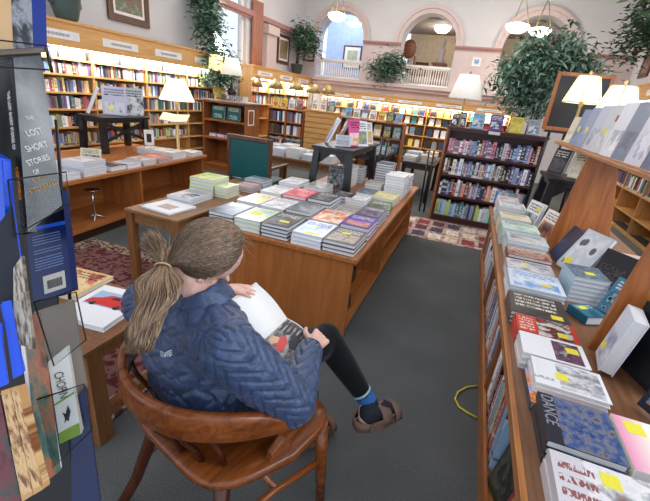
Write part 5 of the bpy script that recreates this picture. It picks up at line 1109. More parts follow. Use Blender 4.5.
# jacket with quilting
JK, tj, bj = nt('jacket_blue', 0.30, 0.7)
tc = N(tj, 'ShaderNodeTexCoord'); nj = N(tj, 'ShaderNodeTexNoise', i2=30.0, i3=6.0, i4=0.7); L(tj, tc.outputs['Object'], nj.inputs[0])
L(tj, ramp(tj, nj.outputs[0], [(0.3, s2l((22, 38, 70))), (0.7, s2l((48, 74, 118)))]), bj.inputs[0])
bpj = N(tj, 'ShaderNodeBump', i0=0.55, i1=0.012); L(tj, nj.outputs[0], bpj.inputs['Height']); L(tj, bpj.outputs[0], bj.inputs['Normal'])
bj.inputs['Sheen Weight'].default_value = 0.15
g = G(); lat = (shR-shL).normalized(); fwd = V((0.28, 0.96, 0)); TR = Matrix((lat, fwd, V((0, 0, 1)))).transposed()
for c, rx, ry, rz in ((pel+V((0, -0.02, 0.03)), 0.178, 0.14, 0.10), (lum, 0.182, 0.14, 0.13), (che+V((-0.01, 0.0, -0.04)), 0.19, 0.138, 0.13), (che+V((0, 0.005, 0.03)), 0.17, 0.118, 0.10), (nek+V((0, -0.01, -0.02)), 0.10, 0.085, 0.06)): g.ell(c, (rx, ry, rz), n=22, rot=TR)
limb(g, [nek+V((0, -0.005, -0.02)), nek+V((0.0, 0.005, -0.005))], [0.072, 0.064])
sleeves = [(shL, elL, 0.082, 0.064), (elL, wrL-V((0.0, 0.0, 0)), 0.064, 0.043), (shR, elR, 0.084, 0.070), (elR, wrR, 0.070, 0.043)]
for a, b_, r0, r1 in sleeves: limb(g, [a, b_], [r0, r1])
limb(g, [che+V((0, 0, 0.03)), shL], [0.11, 0.082]); limb(g, [che+V((0, 0, 0.03)), shR], [0.11, 0.084])
bones = [(pel-V((0, 0, 0.1)), nek+V((0, 0, 0.05)), 0.12)]+[(a, b_, (r0+r1)/2) for a, b_, r0, r1 in sleeves]
def quilt(co, nv):
    best = None
    for k, (a, b_, r) in enumerate(bones):
        ab = b_-a; t_ = max(0, min(1, (co-a).dot(ab)/ab.length_squared)); q = co-(a+ab*t_); dd = q.length-r*(1.15 if k == 0 else 1.0)
        if best is None or dd < best[0]: best = (dd, k, (co-a).dot(ab)/ab.length, q, ab.normalized(), r)
    _, k, s, q, ax, r = best
    e1 = ax.cross(V((0.3, 0.1, 1)) if abs(ax.z) < 0.9 else V((1, 0, 0))).normalized(); e2 = ax.cross(e1); an = math.atan2(q.dot(e2), q.dot(e1))
    w_ = an*max(r, 0.05)
    if k == 0: p1 = (s+w_*0.8)/0.058; p2 = (s-w_*0.8)/0.058
    else:
        tri = abs(((w_/0.12) % 1.0)-0.5)*0.12; p1 = (s+tri*1.5)/0.045; p2 = None
    def seam(p): f = abs(p-round(p)); return math.exp(-(f/0.11)**2)
    h_ = seam(p1)
    if p2 is not None: h_ = max(h_, seam(p2))
    wr = noise.noise(co*34)*0.0028+noise.noise(co*75)*0.0018
    return -0.0065*h_+0.002+wr
jacket = blob('jacket', g, JK, reader, 0.0045, 8, disp=quilt)
# cuffs
CUF = plain('cuff_navy', (30, 40, 62), 0.6)
for a, b_ in ((elL, wrL), (elR, wrR)):
    d = (b_-a).normalized(); g = G().tube([b_-d*0.01, b_+d*0.028], [0.040, 0.034], 18); g.obj('cuff', CUF, reader)
nd = (hp(0, -0.035, -0.05)-nek).normalized(); e1 = nd.cross(V((1, 0, 0))).normalized(); Mc = frame_M(nek-nd*0.012, e1, nd.cross(e1), nd)
g = G().lathe([(0.058, 0.0), (0.092, -0.012), (0.086, 0.012), (0.079, 0.034), (0.074, 0.046), (0.066, 0.048), (0.060, 0.040), (0.058, 0.0)], 30, M=Mc)
blob('collar', g, JK, reader, 0.004, 4, disp=lambda co, nv: noise.noise(co*45)*0.003)
# emblem on the shoulder blade, laid on the jacket surface
bv = BVHTree.FromObject(jacket, bpy.context.evaluated_depsgraph_get())
def onj(px, py):
    d = ray(px, py).normalized(); h_ = bv.ray_cast(CAM, d); return (h_[0]-d*0.002) if h_[0] else None
g = G()
for k in range(3):
    r0, r1 = 2.2+k*2.3, 3.6+k*2.3; P = []
    for i in range(7):
        a = math.radians(5+80*i/6); P.append((172.5-r0*math.cos(a), 357-r0*math.sin(a)*0.9+0.3*(9-r0)*0, 172.5-r1*math.cos(a), 357-r1*math.sin(a)*0.9))
    for i in range(6):
        c4 = [onj(P[i][0], P[i][1]), onj(P[i][2], P[i][3]), onj(P[i+1][2], P[i+1][3]), onj(P[i+1][0], P[i+1][1])]
        if all(c4): g.add(c4, [(0, 1, 2, 3)])
for k in range(3):
    for i in range(3):
        x0, y0 = 160.2+i*1.9, 351.0+k*2.0+i*0.5; c4 = [onj(x0, y0), onj(x0+1.4, y0+0.4), onj(x0+1.4, y0+1.4), onj(x0, y0+1.0)]
        if all(c4): g.add(c4, [(0, 1, 2, 3)])
if g.v: g.obj('jacket_emblem', plain('emblem_white', (206, 212, 222), 0.5), reader)
# socks and sandals
SOB = plain('sock_blue', (40, 92, 158), 0.8); SOK = plain('sock_dark', (20, 24, 36), 0.85); SUE = plain('suede', (112, 90, 80), 0.9, 0.2, 0.12, 30); SOL = plain('sole', (146, 120, 98), 0.8)
for an, he, to, side in ((anR, heR, toR, 'right'), (anL, heL, toL, 'left')):
    kn = knR if side == 'right' else knL; d = (kn-an).normalized(); fd = (to-he); f = fd.normalized(); up = V((0, 0, 1)); sd = f.cross(up).normalized(); up = sd.cross(f)
    g = G(); limb(g, [an+d*0.06, an-d*0.005], [0.040, 0.040]); blob('sock_band', g, SOB, reader, 0.004, 3)
    if side == 'right':
        g = G(); g.tube([an+d*0.045, an+d*0.056], [0.0425, 0.0425], 18); g.obj('sock_stripe', plain('sock_pale', (150, 180, 190), 0.8), reader)
    g = G(); h0 = he+f*0.035+up*0.04; limb(g, [an-d*0.012, h0], [0.040, 0.036]); limb(g, [h0, he+f*0.14+up*0.032, to-f*0.035+up*0.026], [0.036, 0.033, 0.026]); blob('sock_foot', g, SOK, reader, 0.004, 4)
    FMx = frame_M(he, f, sd, up); Ln = fd.length+0.03
    def outline(k=1.0, n=28):
        o = []
        for i in range(n):
            a = 2*PI*i/n; x = (Ln/2)*(1-math.cos(a)*1.0)-0.018; wv = 0.036+0.012*math.sin(min(1, max(0, x/Ln))*PI*0.9); y = wv*math.sin(a); 
            if abs(math.sin(a)) > 1e-6: y = math.copysign(abs(math.sin(a))**0.6, math.sin(a))*wv
            o.append((x, y*k))
        return o
    ol2 = outline(); g = G(); n = len(ol2); vs = [(x, y, z) for z in (-0.022, 0.0, 0.006) for x, y in ol2]
    fs = [(r*n+i, r*n+(i+1) % n, (r+1)*n+(i+1) % n, (r+1)*n+i) for r in range(2) for i in range(n)]+[tuple(range(n-1, -1, -1)), tuple(2*n+i for i in range(n))]
    g.add(vs, fs, 0, False, FMx); g.obj('sandal_sole', SUE, reader)
    for x0, x1, nm in ((0.085, 0.135, 'sandal_strap'), (0.155, 0.19, 'sandal_strap')):
        g = G(); vs = []; m_ = 14
        for x in (x0, x1):
            hgt = 0.072-0.20*(x-0.06); wv = 0.046
            for q in range(m_+1): a = PI*q/m_; vs.append((x, wv*math.cos(a), max(0.0, hgt*math.sin(a)**0.7)))
        fs = [(q, q+1, m_+2+q, m_+1+q) for q in range(m_)]; g.add(vs, fs, 0, True, FMx); o = g.obj(nm, SUE, reader); so = o.modifiers.new('t', 'SOLIDIFY'); so.thickness = 0.005; so.offset = 1
    g = G(); vs = []; m_ = 12     # heel cup
    for z, k in ((0.0, 1.0), (0.038, 0.96)):
        for q in range(m_+1): a = PI/2+PI*q/m_; vs.append((0.02+0.042*math.cos(a)*k, 0.041*math.sin(a)*k, z))
    g.add(vs, [(q, q+1, m_+2+q, m_+1+q) for q in range(m_)], 0, True, FMx); o = g.obj('sandal_heel', SUE, reader); so = o.modifiers.new('t', 'SOLIDIFY'); so.thickness = 0.005; so.offset = 1
    for s in (-1, 1): G().prism([(0.02, s*0.045, 0.0), (0.09, s*0.047, 0.0), (0.09, s*0.046, 0.035), (0.02, s*0.044, 0.028)], (0, -0.003, 0), (0, 0.003, 0), 0, FMx).obj('sandal_side', SUE, reader)
# hair
HR, th_, bh = nt('hair', 0.38, 0.5)
tc = N(th_, 'ShaderNodeTexCoord'); nh = N(th_, 'ShaderNodeTexNoise', i2=60.0, i3=4.0); L(th_, tc.outputs['Object'], nh.inputs[0])
at = N(th_, 'ShaderNodeAttribute', attribute_name='tone'); fh = math_(th_, 'ADD', math_(th_, 'MULTIPLY', at.outputs['Fac'], 0.8), math_(th_, 'MULTIPLY', nh.outputs[0], 0.2))
L(th_, ramp(th_, fh, [(0.1, s2l((64, 50, 42))), (0.42, s2l((108, 88, 74))), (0.7, s2l((152, 122, 96))), (0.95, s2l((206, 168, 128)))]), bh.inputs[0])
hr = random.Random(5)
class Strands:
    def __init__(s): s.g = G(); s.t = []
    def add(s, pts, r, tone, n=3):
        k = len(s.g.v); s.g.tube(pts, r, n, 0, True, False); s.t += [tone]*(len(s.g.v)-k)
    def obj(s, name, parent):
        me = bpy.data.meshes.new(name); me.from_pydata([tuple(v) for v in s.g.v], [], s.g.f); me.materials.append(HR); me.polygons.foreach_set('use_smooth', [True]*len(s.g.f))
        a = me.attributes.new('tone', 'FLOAT', 'POINT'); a.data.foreach_set('value', s.t); me.update(); o = bpy.data.objects.new(name, me); C.objects.link(o); o.parent = parent; return o
HCx = V((0, -0.012, 0.018)); HRd = V((0.082, 0.101, 0.099))
def skull(d, k=1.0): q = V((d.x*HRd.x, d.y*HRd.y, d.z*HRd.z))*k+HCx; return hp(*q)
td = V((0.32, -0.50, -0.80)).normalized(); tie = skull(td, 1.32)
cap = G(); vs = []; fs = []; nu, nv_ = 40, 26
# scalp cap: from tie direction outward to the hairline
ax1 = V((1, 0, 0)); ax2 = td.cross(ax1).normalized()
def hairline(a):
    """angular reach from the tie direction, by azimuth around it (a=0 towards right ear, pi/2 crown/front)"""
    c, s = math.cos(a), math.sin(a)
    up = -s if ax2.z < 0 else s
    return math.radians(114+48*max(0, up)**0.6-80*min(1, max(0, -up)*1.9)-20*max(0, c))
def sdir(a, f): th = hairline(a)*f; e = ax1*math.cos(a)+ax2*math.sin(a); return (td*math.cos(th)+e*math.sin(th)).normalized()
for j in range(nv_+1):
    for i in range(nu): vs.append(skull(sdir(2*PI*i/nu, max(0.001, j/nv_)), 1.0+0.03*(1-j/nv_)))
for j in range(nv_):
    for i in range(nu): fs.append((j*nu+i, j*nu+(i+1) % nu, (j+1)*nu+(i+1) % nu, (j+1)*nu+i))
S = Strands(); S.g.add(vs, fs, 0, True); S.t += [0.38]*len(vs)
for k in range(2600):
    a = hr.uniform(0, 2*PI); f0 = 1.0-abs(hr.gauss(0, 0.28)); f0 = max(0.25, min(1.0, f0)); tone = min(1, max(0, hr.gauss(0.5, 0.2))); ph = hr.uniform(-0.12, 0.12); P = []
    for j in range(9):
        f = f0*(1-j/8)**0.9; aa = a+ph*math.sin(PI*j/8); kk = 1.012+0.022*math.sin(PI*min(1, (1-f)*1.2))+hr.uniform(0, 0.006)
        P.append(skull(sdir(aa, max(f, 0.02)), kk+(0.27*(1-f/0.14) if f < 0.14 else 0)))
    S.add(P, [0.0004]+[0.0011]*7+[0.0009], tone)
for k in range(40):   # flyaway wisps by the face and nape
    a = hr.uniform(0, 2*PI); b0 = sdir(a, 1.0); p = skull(b0, 1.02); S.add([p, p+V((hr.uniform(-.01, .02), hr.uniform(-.01, .02), -0.015)), p+V((hr.uniform(-.01, .03), hr.uniform(-.01, .03), -0.035))], [0.0008, 0.0005, 0.0002], 0.7)
S.obj('hair', reader)
tdp = (tie-CAM).dot(CF)
S = Strands()
tp = tie
axis = [tie, at_d(159, 282, tdp-0.03), at_d(156, 298, tdp-0.055), at_d(149, 315, tdp-0.085), at_d(143, 330, tdp-0.105), at_d(140, 343, tdp-0.115), at_d(139, 352, tdp-0.11)]
rad = [0.014, 0.050, 0.052, 0.038, 0.034, 0.034, 0.027]
g = G(); 
sx_, sy_ = CR, CF
for k in range(1500):
    a = hr.uniform(0, 2*PI); q = hr.random()**0.4; tone = min(1, max(0, hr.gauss(0.70, 0.22)-0.35*(1-q))); tw = hr.uniform(-0.5, 0.5); P = []; ln = hr.choice([5, 6, 6, 7, 7, 7])
    for j in range(ln):
        aa = a+tw*j/6; w_ = rad[j]*q*(1+0.24*math.sin(j*2.3+a*2+q*5)); P.append(axis[j]+CR*math.cos(aa)*w_+CF*math.sin(aa)*w_*0.62+CU*hr.uniform(-0.003, 0.003)+(CR*hr.uniform(-0.006, 0.006) if j == ln-1 else V((0, 0, 0))))
    P2 = []   # smooth the path
    for j in range(len(P)-1):
        p0, p1, p2, p3 = P[max(0, j-1)], P[j], P[j+1], P[min(len(P)-1, j+2)]
        for u in (0, 0.33, 0.66): P2.append(0.5*((2*p1)+(p2-p0)*u+(2*p0-5*p1+4*p2-p3)*u*u+(3*p1-p0-3*p2+p3)*u**3))
    P2.append(P[-1]); S.add(P2, [0.0013]*(len(P2)-2)+[0.0009, 0.0003], tone)
for k in range(420):   # loop of loose ends standing up from the tie
    uu = hr.gauss(0, 1); ex = at_d(154+uu*5.5, 240+hr.gauss(0, 3)+abs(uu)*2, tdp-0.02+hr.uniform(-0.02, 0.02)); mid = at_d(158.5+uu*3.5, 254, tdp-0.012+hr.uniform(-0.015, 0.015)); st_ = tie+CR*hr.uniform(-0.012, 0.012)+CF*hr.uniform(-0.01, 0.01)
    S.add([st_, mid, ex, ex+(ex-mid)*hr.uniform(0.1, 0.35)+CR*hr.uniform(-0.012, 0.001)+CU*hr.uniform(-0.006, 0.004)], [0.0014, 0.0013, 0.0008, 0.0003], min(1, max(0, hr.gauss(0.68, 0.18))))
S.obj('ponytail', reader)
g = G(); tn = (axis[1]-tie).normalized(); e1 = tn.cross(V((0, 0, 1))).normalized(); e2 = tn.cross(e1)
g.tube([tie+tn*0.004+(e1*math.cos(2*PI*i/20)+e2*math.sin(2*PI*i/20))*0.020 for i in range(21)], 0.0028, 6, caps=False); g.obj('hair_tie', plain('tie_tan', (196, 168, 128), 0.6), reader)

# ---------------------------------------------------------------- the open book on the lap
GT = on_z(287, 318, 0.715); RT = on_z(315, 340, 0.69); LT = on_z(256, 282, 0.80); E_ = V((-0.015, -0.245, -0.005))
def pagecurve(A, B, sag, n=8):
    """points from gutter A to outer edge B, bulging up near the gutter"""
    return [A.lerp(B, i/n)+V((0, 0, sag*math.sin(PI*min(1, (i/n)*1.1)))) for i in range(n+1)]
ob = thing('open_book', 'large open picture book held on the reader\'s lap', 'book', GT)
def pages_mesh(B, sag, th0, th1, mats, name):
    top = pagecurve(GT, B, sag); n = len(top); g = G(); vs = []
    for off in (0, 1):
        for p_, i in zip(top, range(n)):
            th2 = (th0*(1-i/(n-1))+th1*i/(n-1))*off
            for e in (0, 1): vs.append(p_+E_*e-V((0, 0, th2))-GT)
    fs = []; mi = []
    for i in range(n-1):
        a = i*2; fs.append((a, a+1, a+3, a+2)); b_ = 2*n+i*2; fs.append((b_, b_+2, b_+3, b_+1)); fs.append((a, a+2, b_+2, b_)); fs.append((a+1, b_+1, b_+3, a+3))
    fs.append((0, 2*n, 2*n+1, 1)); a = (n-1)*2; fs.append((a, a+1, 2*n+a+1, 2*n+a)); g.add(vs, fs, 0, True); return g.obj(name, mats, ob)
OPG = plain('open_book_page', (236, 234, 232), 0.7, 0.2, 0.01)
pages_mesh(LT, 0.012, 0.012, 0.010, OPG, 'left_pages')
pages_mesh(RT, 0.010, 0.012, 0.012, OPG, 'right_pages')
# printed photograph on the right page, following its curve
top = pagecurve(GT, RT, 0.010); g = G()
PHM = cover('page_photo', (190, 190, 194), (60, 60, 66), (150, 146, 146), 'photo', 131, (30, 30, 36), 0.4, (0, 1, 0, 1), (0, 0.01, 0, 0.01), sc_=7)
def on_page(u, v, lift=0.0008): i = min(7, int(u*8)); p_ = top[i].lerp(top[i+1], u*8-i); return p_+E_*v+V((0, 0, lift))-GT
for i in range(8):
    for j in range(6):
        a0, a1, b0, b1 = 0.03+0.94*i/8, 0.03+0.94*(i+1)/8, 0.02+0.96*j/6, 0.02+0.96*(j+1)/6; g.add([on_page(a0, b0), on_page(a1, b0), on_page(a1, b1), on_page(a0, b1)], [(0, 1, 2, 3)])
g.obj('page_photograph', PHM, ob)
for nm, mat, poly in (('printed_dark_bands', FRBK, None), ('printed_red_figure', plain('print_red', (206, 70, 70), 0.5), [(0.30, 0.42), (0.42, 0.36), (0.55, 0.45), (0.60, 0.62), (0.50, 0.72), (0.38, 0.62), (0.28, 0.55)]),
                      ('printed_skin_figure', plain('print_skin', (220, 170, 140), 0.5), [(0.1, 0.5), (0.3, 0.45), (0.36, 0.56), (0.25, 0.66), (0.1, 0.6)]), ('printed_dark_figure', plain('print_dark', (46, 46, 54), 0.5), [(0.52, 0.22), (0.8, 0.2), (0.86, 0.42), (0.66, 0.5), (0.55, 0.4)]),
                      ('printed_pale_figure', plain('print_pale', (224, 206, 180), 0.5), [(0.80, 0.06), (0.93, 0.04), (0.95, 0.2), (0.84, 0.24)])):
    g = G()
    if poly: g.add([on_page(u, v, 0.0022) for u, v in poly], [tuple(range(len(poly)))])
    else:
        for q in range(5): u = 0.08+q*0.13; g.add([on_page(a, b_, 0.0016) for a, b_ in ((u, 0.05+q*0.01), (u+0.07, 0.03), (u+0.1, 0.30), (u+0.03, 0.34))], [(0, 1, 2, 3)])
    g.obj(nm, mat, ob)
g = G(); 
for B in (LT, RT):
    a0, b0 = GT-V((0, 0, 0.0135)), B-V((0, 0, 0.0135)); d = (b0-a0).normalized()*0.004; e = E_.normalized()*0.004
    q = [a0-e, b0+d-e, b0+d+E_+e, a0+E_+e]; g.prism([p_-GT for p_ in q], (0, 0, -0.003), (0, 0, 0))
g.obj('cover_boards', plain('book_board', (150, 150, 156), 0.5), ob)

# ---------------------------------------------------------------- side table books
t = thing('book', 'white book with a red car on its cover, on small side table', 'book', (-1.40, 1.085, 0.5006), 0.12)
G().box(-0.13, 0.13, -0.15, 0.15, 0, 0.003).box(-0.13, 0.13, -0.15, 0.15, 0.021, 0.024).box(-0.13, -0.126, -0.15, 0.15, 0.003, 0.021).obj('cover', plain('car_cover', (232, 230, 232), 0.4, 0.5, 0.01), t)
G().box(-0.126, 0.124, -0.145, 0.145, 0.003, 0.021).obj('page_block', PAGE, t)
G().box(-0.10, 0.11, -0.02, 0.10, 0.0241, 0.0245).obj('cover_photo', plain('car_sky', (150, 180, 206), 0.4), t)
carp = [(-0.10, -0.01), (-0.09, 0.03), (-0.05, 0.045), (-0.02, 0.075), (0.04, 0.078), (0.07, 0.045), (0.11, 0.035), (0.11, -0.015)]
G().prism([(x, y, 0.0246) for x, y in carp], (0, 0, 0), (0, 0, 0.0004)).obj('printed_red_car', plain('car_red', (206, 40, 38), 0.35), t)
G().prism([(-0.01, 0.045, 0.0251), (0.01, 0.068, 0.0251), (0.035, 0.068, 0.0251), (0.045, 0.045, 0.0251)], (0, 0, 0), (0, 0, 0.0003)).obj('printed_window', FRBK, t)
for x in (-0.055, 0.07): g = G(); g.lathe([(0.016, 0.0251), (0.016, 0.0255)], 14, c=(x, -0.008)); g.obj('printed_wheel', FRBK, t)
book(T((-1.70, 1.17, 0.5006)) @ Matrix.Rotation(0.1, 4, 'Z'), cm('side_gold', (214, 180, 110), (190, 60, 50), (226, 200, 150), seed=140, box=(0.05, 0.95, 0.3, 0.95)), 0.24, 0.26, 0.02, 'gold and red covered book at the far end of side table')

# ---------------------------------------------------------------- near book rack (left edge)
RB = [plain('rack_wire', (20, 20, 24), 0.35, 0.5, Metallic=0.4)]
rk = thing('book_rack', 'black revolving book rack with clear acrylic pockets at left edge', 'rack', at_d(-40, 260, 0.62))
rko = rk.location.copy()
g = G().lathe([(0.028, -0.75), (0.028, 0.62)], 14); g.obj('pole', RB[0], rk)
G().lathe([(0.22, -rko.z+0.0), (0.22, -rko.z+0.03), (0.03, -rko.z+0.06)], 20).obj('base_plate', RB[0], rk); G().lathe([(0.026, -rko.z+0.05), (0.026, -0.74)], 14).obj('lower_pole', RB[0], rk)
def W(px, py, d): return at_d(px, py, d)  # rack corners: image pixel plus a chosen depth along the camera ray
def slab(name, label, quad, ds, depth, mat, side=PAGE, group=None, parent=None, edge='R'):
    """a book standing in the rack: front face by its four corners TL,TR,BR,BL in image pixels, at chosen camera distances, real depth behind"""
    P = [W(x, y, d) for (x, y), d in zip(quad, ds)]; ex = (P[1]-P[0]+P[2]-P[3]); ey = (P[0]-P[3]+P[1]-P[2]); w_ = ex.length/2; h_ = ey.length/2; ex.normalize(); nz = ex.cross(ey).normalized(); ey = nz.cross(ex)
    c = sum(P, V((0, 0, 0)))/4; M = frame_M(c-nz*depth, ex, ey, nz)
    t = thing(name, label, 'book') if parent is None else None
    if t is None: t = bpy.data.objects.new(name, None)
    t.matrix_world = M
    loc = [M.inverted() @ p_ for p_ in P]; loc = [V((q.x, q.y, depth)) for q in loc]; b_ = 0.0015
    g = G().prism(loc, (0, 0, -b_), (0, 0, 0)); g.prism([V((q.x, q.y, b_)) for q in loc], (0, 0, -b_), (0, 0, 0)); ea, eb, es = (loc[1], loc[2], -b_) if edge == 'R' else (loc[0], loc[3], b_); g.prism([ea, ea+V((es, 0, 0)), eb+V((es, 0, 0)), eb], (0, 0, -depth+b_), (0, 0, -b_)); t['_q'] = [tuple(q) for q in loc]; g.obj('cover', mat, t)
    ins = [V((q.x-math.copysign(0.0025, q.x), q.y-math.copysign(0.002, q.y), 0)) for q in loc]; G().prism(ins, (0, 0, b_), (0, 0, depth-b_)).obj('page_block', side, t)
    return t, M, w_, h_, depth
def panel(t, u0, u1, v0, v1, mat, name):
    q = [V(p_) for p_ in t['_q']]
    def b(u, v): return (q[0]*(1-u)+q[1]*u)*(1-v)+(q[3]*(1-u)+q[2]*u)*v
    return G().prism([b(u0, v0), b(u1, v0), b(u1, v1), b(u0, v1)], (0, 0, 0.0001), (0, 0, 0.0005)).obj(name, mat, t)
def ptext(t, s_, size, a, b_, mat, name='title_lettering', sx=0.8, lift=0.0006):
    """lettering on the face of t, centred between two image pixels and running from a to b"""
    M = t.matrix_world; nz = (M.to_3x3() @ V((0, 0, 1))).normalized(); o0 = M @ V(t['_q'][0]); P = []
    for px, py in (a, b_): r = ray(px, py); P.append(CAM+r*((o0-CAM).dot(nz)/r.dot(nz)))  # a and b are image pixels cast onto the book face
    x = (P[1]-P[0]).normalized(); y = nz.cross(x); return text_mesh(name, s_, size, M.inverted() @ frame_M((P[0]+P[1])/2+nz*lift, x, y, nz), mat, t, sx=sx)
# top book
t, M, w_, h_, d = slab('book', 'beige and blue book at top of the near rack, lower half visible', [(-22, -75), (44, -72), (47, 47), (-14, 50)], [0.50, 0.54, 0.54, 0.50], 0.018, plain('rk_beige', (186, 150, 110), 0.35))
panel(t, 0.43, 0.76, 0.0, 1.0, cover('rk_photo', (80, 80, 86), (50, 50, 56), (140, 140, 146), 'photo', 150, (26, 26, 30), 0.3, (0, 1, 0, 1), (0, 0.01, 0, 0.01), sc_=5), 'cover_photo')
panel(t, 0.76, 1.0, 0, 1, plain('rk_blue', (22, 44, 116), 0.3), 'blue_band')
FC, tf, bf = nt('rk_face', 0.2, 0.5); tc = N(tf, 'ShaderNodeTexCoord'); sp = N(tf, 'ShaderNodeSeparateXYZ'); L(tf, tc.outputs['Generated'], sp.inputs[0])
nf = N(tf, 'ShaderNodeTexNoise', i2=2.6, i3=5.0); L(tf, tc.outputs['Generated'], nf.inputs[0])
cx = math_(tf, 'ADD', math_(tf, 'MULTIPLY', nf.outputs[0], 0.5), 0.45); dx = math_(tf, 'ABSOLUTE', math_(tf, 'SUBTRACT', sp.outputs[0], cx))
mk = math_(tf, 'MULTIPLY', math_(tf, 'SUBTRACT', 1.0, math_(tf, 'MULTIPLY', dx, 5.0)), math_(tf, 'GREATER_THAN', sp.outputs[1], 0.22)); mkc = N(tf, 'ShaderNodeClamp'); L(tf, mk, mkc.inputs[0])
L(tf, mix(tf, mkc.outputs[0], s2l((34, 33, 35)), s2l((112, 110, 111))), bf.inputs[0])
BKM = plain('rk_black', (22, 22, 25), 0.25, 0.5)
t, M, w_, h_, d = slab('book', 'black book of lost short stories with grey portrait, in the rack', [(14, 57), (40, 56), (63, 205), (27, 232)], [0.50, 0.53, 0.535, 0.50], 0.012, FC, BKM)
LTW = plain('letter_white', (206, 204, 200), 0.5); LTG = plain('letter_gold', (186, 140, 60), 0.5); LTO = plain('letter_orange', (226, 140, 50), 0.5)
for s_, a, b_, z_, m_ in (('THE', (26, 119), (33, 118), 0.007, LTW), ('LOST', (27, 134), (41, 131), 0.0115, LTW), ('SHORT', (29, 149), (44, 145), 0.0115, LTW), ('STORIES', (30, 163), (46, 158), 0.0105, LTW), ('OF', (33, 173), (39, 171), 0.008, LTW), ('F. SCOTT', (34, 181), (47, 176), 0.007, LTG), ('FITZGERALD', (33, 191), (54, 183), 0.0088, LTG)):
    ptext(t, s_, z_, a, b_, m_, sx=0.78)
t, M, w_, h_, d = slab('book', 'black spine lettered THE LOST SHORT STORIES OF FITZGERALD, in rack', [(-2, 58), (13.4, 57), (26.4, 232), (10, 236)], [0.525, 0.502, 0.502, 0.525], 0.012, BKM, BKM)
ptext(t, 'THE LOST SHORT STORIES OF', 0.0095, (7.5, 82), (15.5, 160), LTW, 'spine_lettering', 0.62); ptext(t, 'F. SCOTT FITZGERALD', 0.0095, (16, 163), (21.5, 205), LTO, 'spine_lettering', 0.46)
# blue back cover with bar code
t, M, w_, h_, d = slab('book', 'dark blue back cover with bar code standing in the rack', [(22, 196), (62, 190), (72, 290), (34, 303)], [0.56, 0.56, 0.55, 0.55], 0.014, plain('rk_navy', (12, 30, 76), 0.3))
panel(t, 0, 1, 0.31, 0.345, plain('rk_brightblue', (36, 84, 200), 0.3), 'blue_line'); panel(t, 0, 1, 0.0, 0.31, plain('rk_top_dark', (10, 14, 30), 0.3), 'dark_band')
q_ = [V(p_) for p_ in t['_q']]
def bl(u, v): return (q_[0]*(1-u)+q_[1]*u)*(1-v)+(q_[3]*(1-u)+q_[2]*u)*v
gg = G(); rr = random.Random(9)
for v0, nl in ((0.40, 4), (0.535, 2), (0.61, 5)):
    for l in range(nl):
        u = 0.14
        while u < 0.84: du = rr.uniform(0.01, 0.04); v = v0+l*0.026; gg.prism([bl(u, v), bl(u+du, v), bl(u+du, v+0.009), bl(u, v+0.009)], (0, 0, 0), (0, 0, 0.0003)); u += du+0.012
gg.obj('blurb_lines', plain('blurb_ink', (104, 124, 170), 0.5), t)
panel(t, 0.30, 0.86, 0.79, 0.955, plain('barcode_white', (176, 170, 164), 0.4), 'barcode_label')
gg = G(); u = 0.40
while u < 0.78: du = rr.choice((0.006, 0.012, 0.018)); gg.prism([bl(u, 0.84), bl(u+du, 0.84), bl(u+du, 0.92), bl(u, 0.92)], (0, 0, 0.0006), (0, 0, 0.0009)); u += du+0.013
gg.obj('barcode_bars', BKM, t)
BBL = plain('rk_vivid', (24, 74, 200), 0.3); DNV = plain('rk_darknavy', (10, 15, 34), 0.3)
slab('book', 'bright blue spine at the far left edge of the rack', [(-12, 150), (0, 158), (7, 232), (-8, 232)], [0.5, 0.49, 0.49, 0.5], 0.012, BBL, BBL)
t, M, w_, h_, d = slab('book', 'dark navy book below the black one, left edge of rack', [(-14, 240), (14, 204), (27, 296), (-8, 305)], [0.47, 0.49, 0.49, 0.47], 0.012, DNV, DNV)
panel(t, 0.96, 1.0, 0, 0.6, BBL, 'blue_edge')
slab('book', 'marbled stone photo cover between navy books in the rack', [(13, 268), (22, 256), (33, 350), (14, 342)], [0.455, 0.46, 0.46, 0.455], 0.01, cover('rk_marble', (150, 140, 126), (100, 86, 74), (170, 160, 148), 'photo', 151, (50, 44, 40), 0.3, (0, 1, 0, 1), (0, 0.01, 0, 0.01), sc_=6))
slab('book', 'bright blue spine left of the marbled cover in the rack', [(2, 302), (11, 300), (23, 374), (13, 379)], [0.445, 0.45, 0.45, 0.445], 0.01, BBL, BBL)
slab('book', 'second bright blue spine at bottom left of the navy book', [(-12, 320), (-1, 322), (8, 384), (-2, 388)], [0.43, 0.435, 0.435, 0.43], 0.01, BBL, BBL)
TANS = cover('rk_tan', (186, 140, 88), (130, 78, 42), (206, 170, 120), 'photo', 152, (80, 44, 26), 0.4, (0.1, 0.9, 0.05, 0.95), (0, 0.01, 0, 0.01), sc_=5)
slab('book', 'tan spine with brown decoration, left one of the pair', [(1, 391), (10, 388), (33, 495), (22, 502)], [0.45, 0.45, 0.44, 0.44], 0.012, TANS, TANS)
slab('book', 'tan spine with brown decoration, right one of the pair', [(10.6, 388), (18, 386), (42, 490), (33.6, 495)], [0.45, 0.45, 0.44, 0.44], 0.012, TANS, TANS)
slab('book', 'green and orange painted cover behind the rack pocket', [(24, 318), (40, 312), (62, 470), (40, 486)], [0.49, 0.51, 0.50, 0.48], 0.012, cover('rk_paint', (46, 54, 50), (40, 84, 70), (150, 80, 46), 'photo', 153, (20, 20, 24), 0.3, (0, 1, 0, 1), (0, 0.01, 0, 0.01), sc_=4))
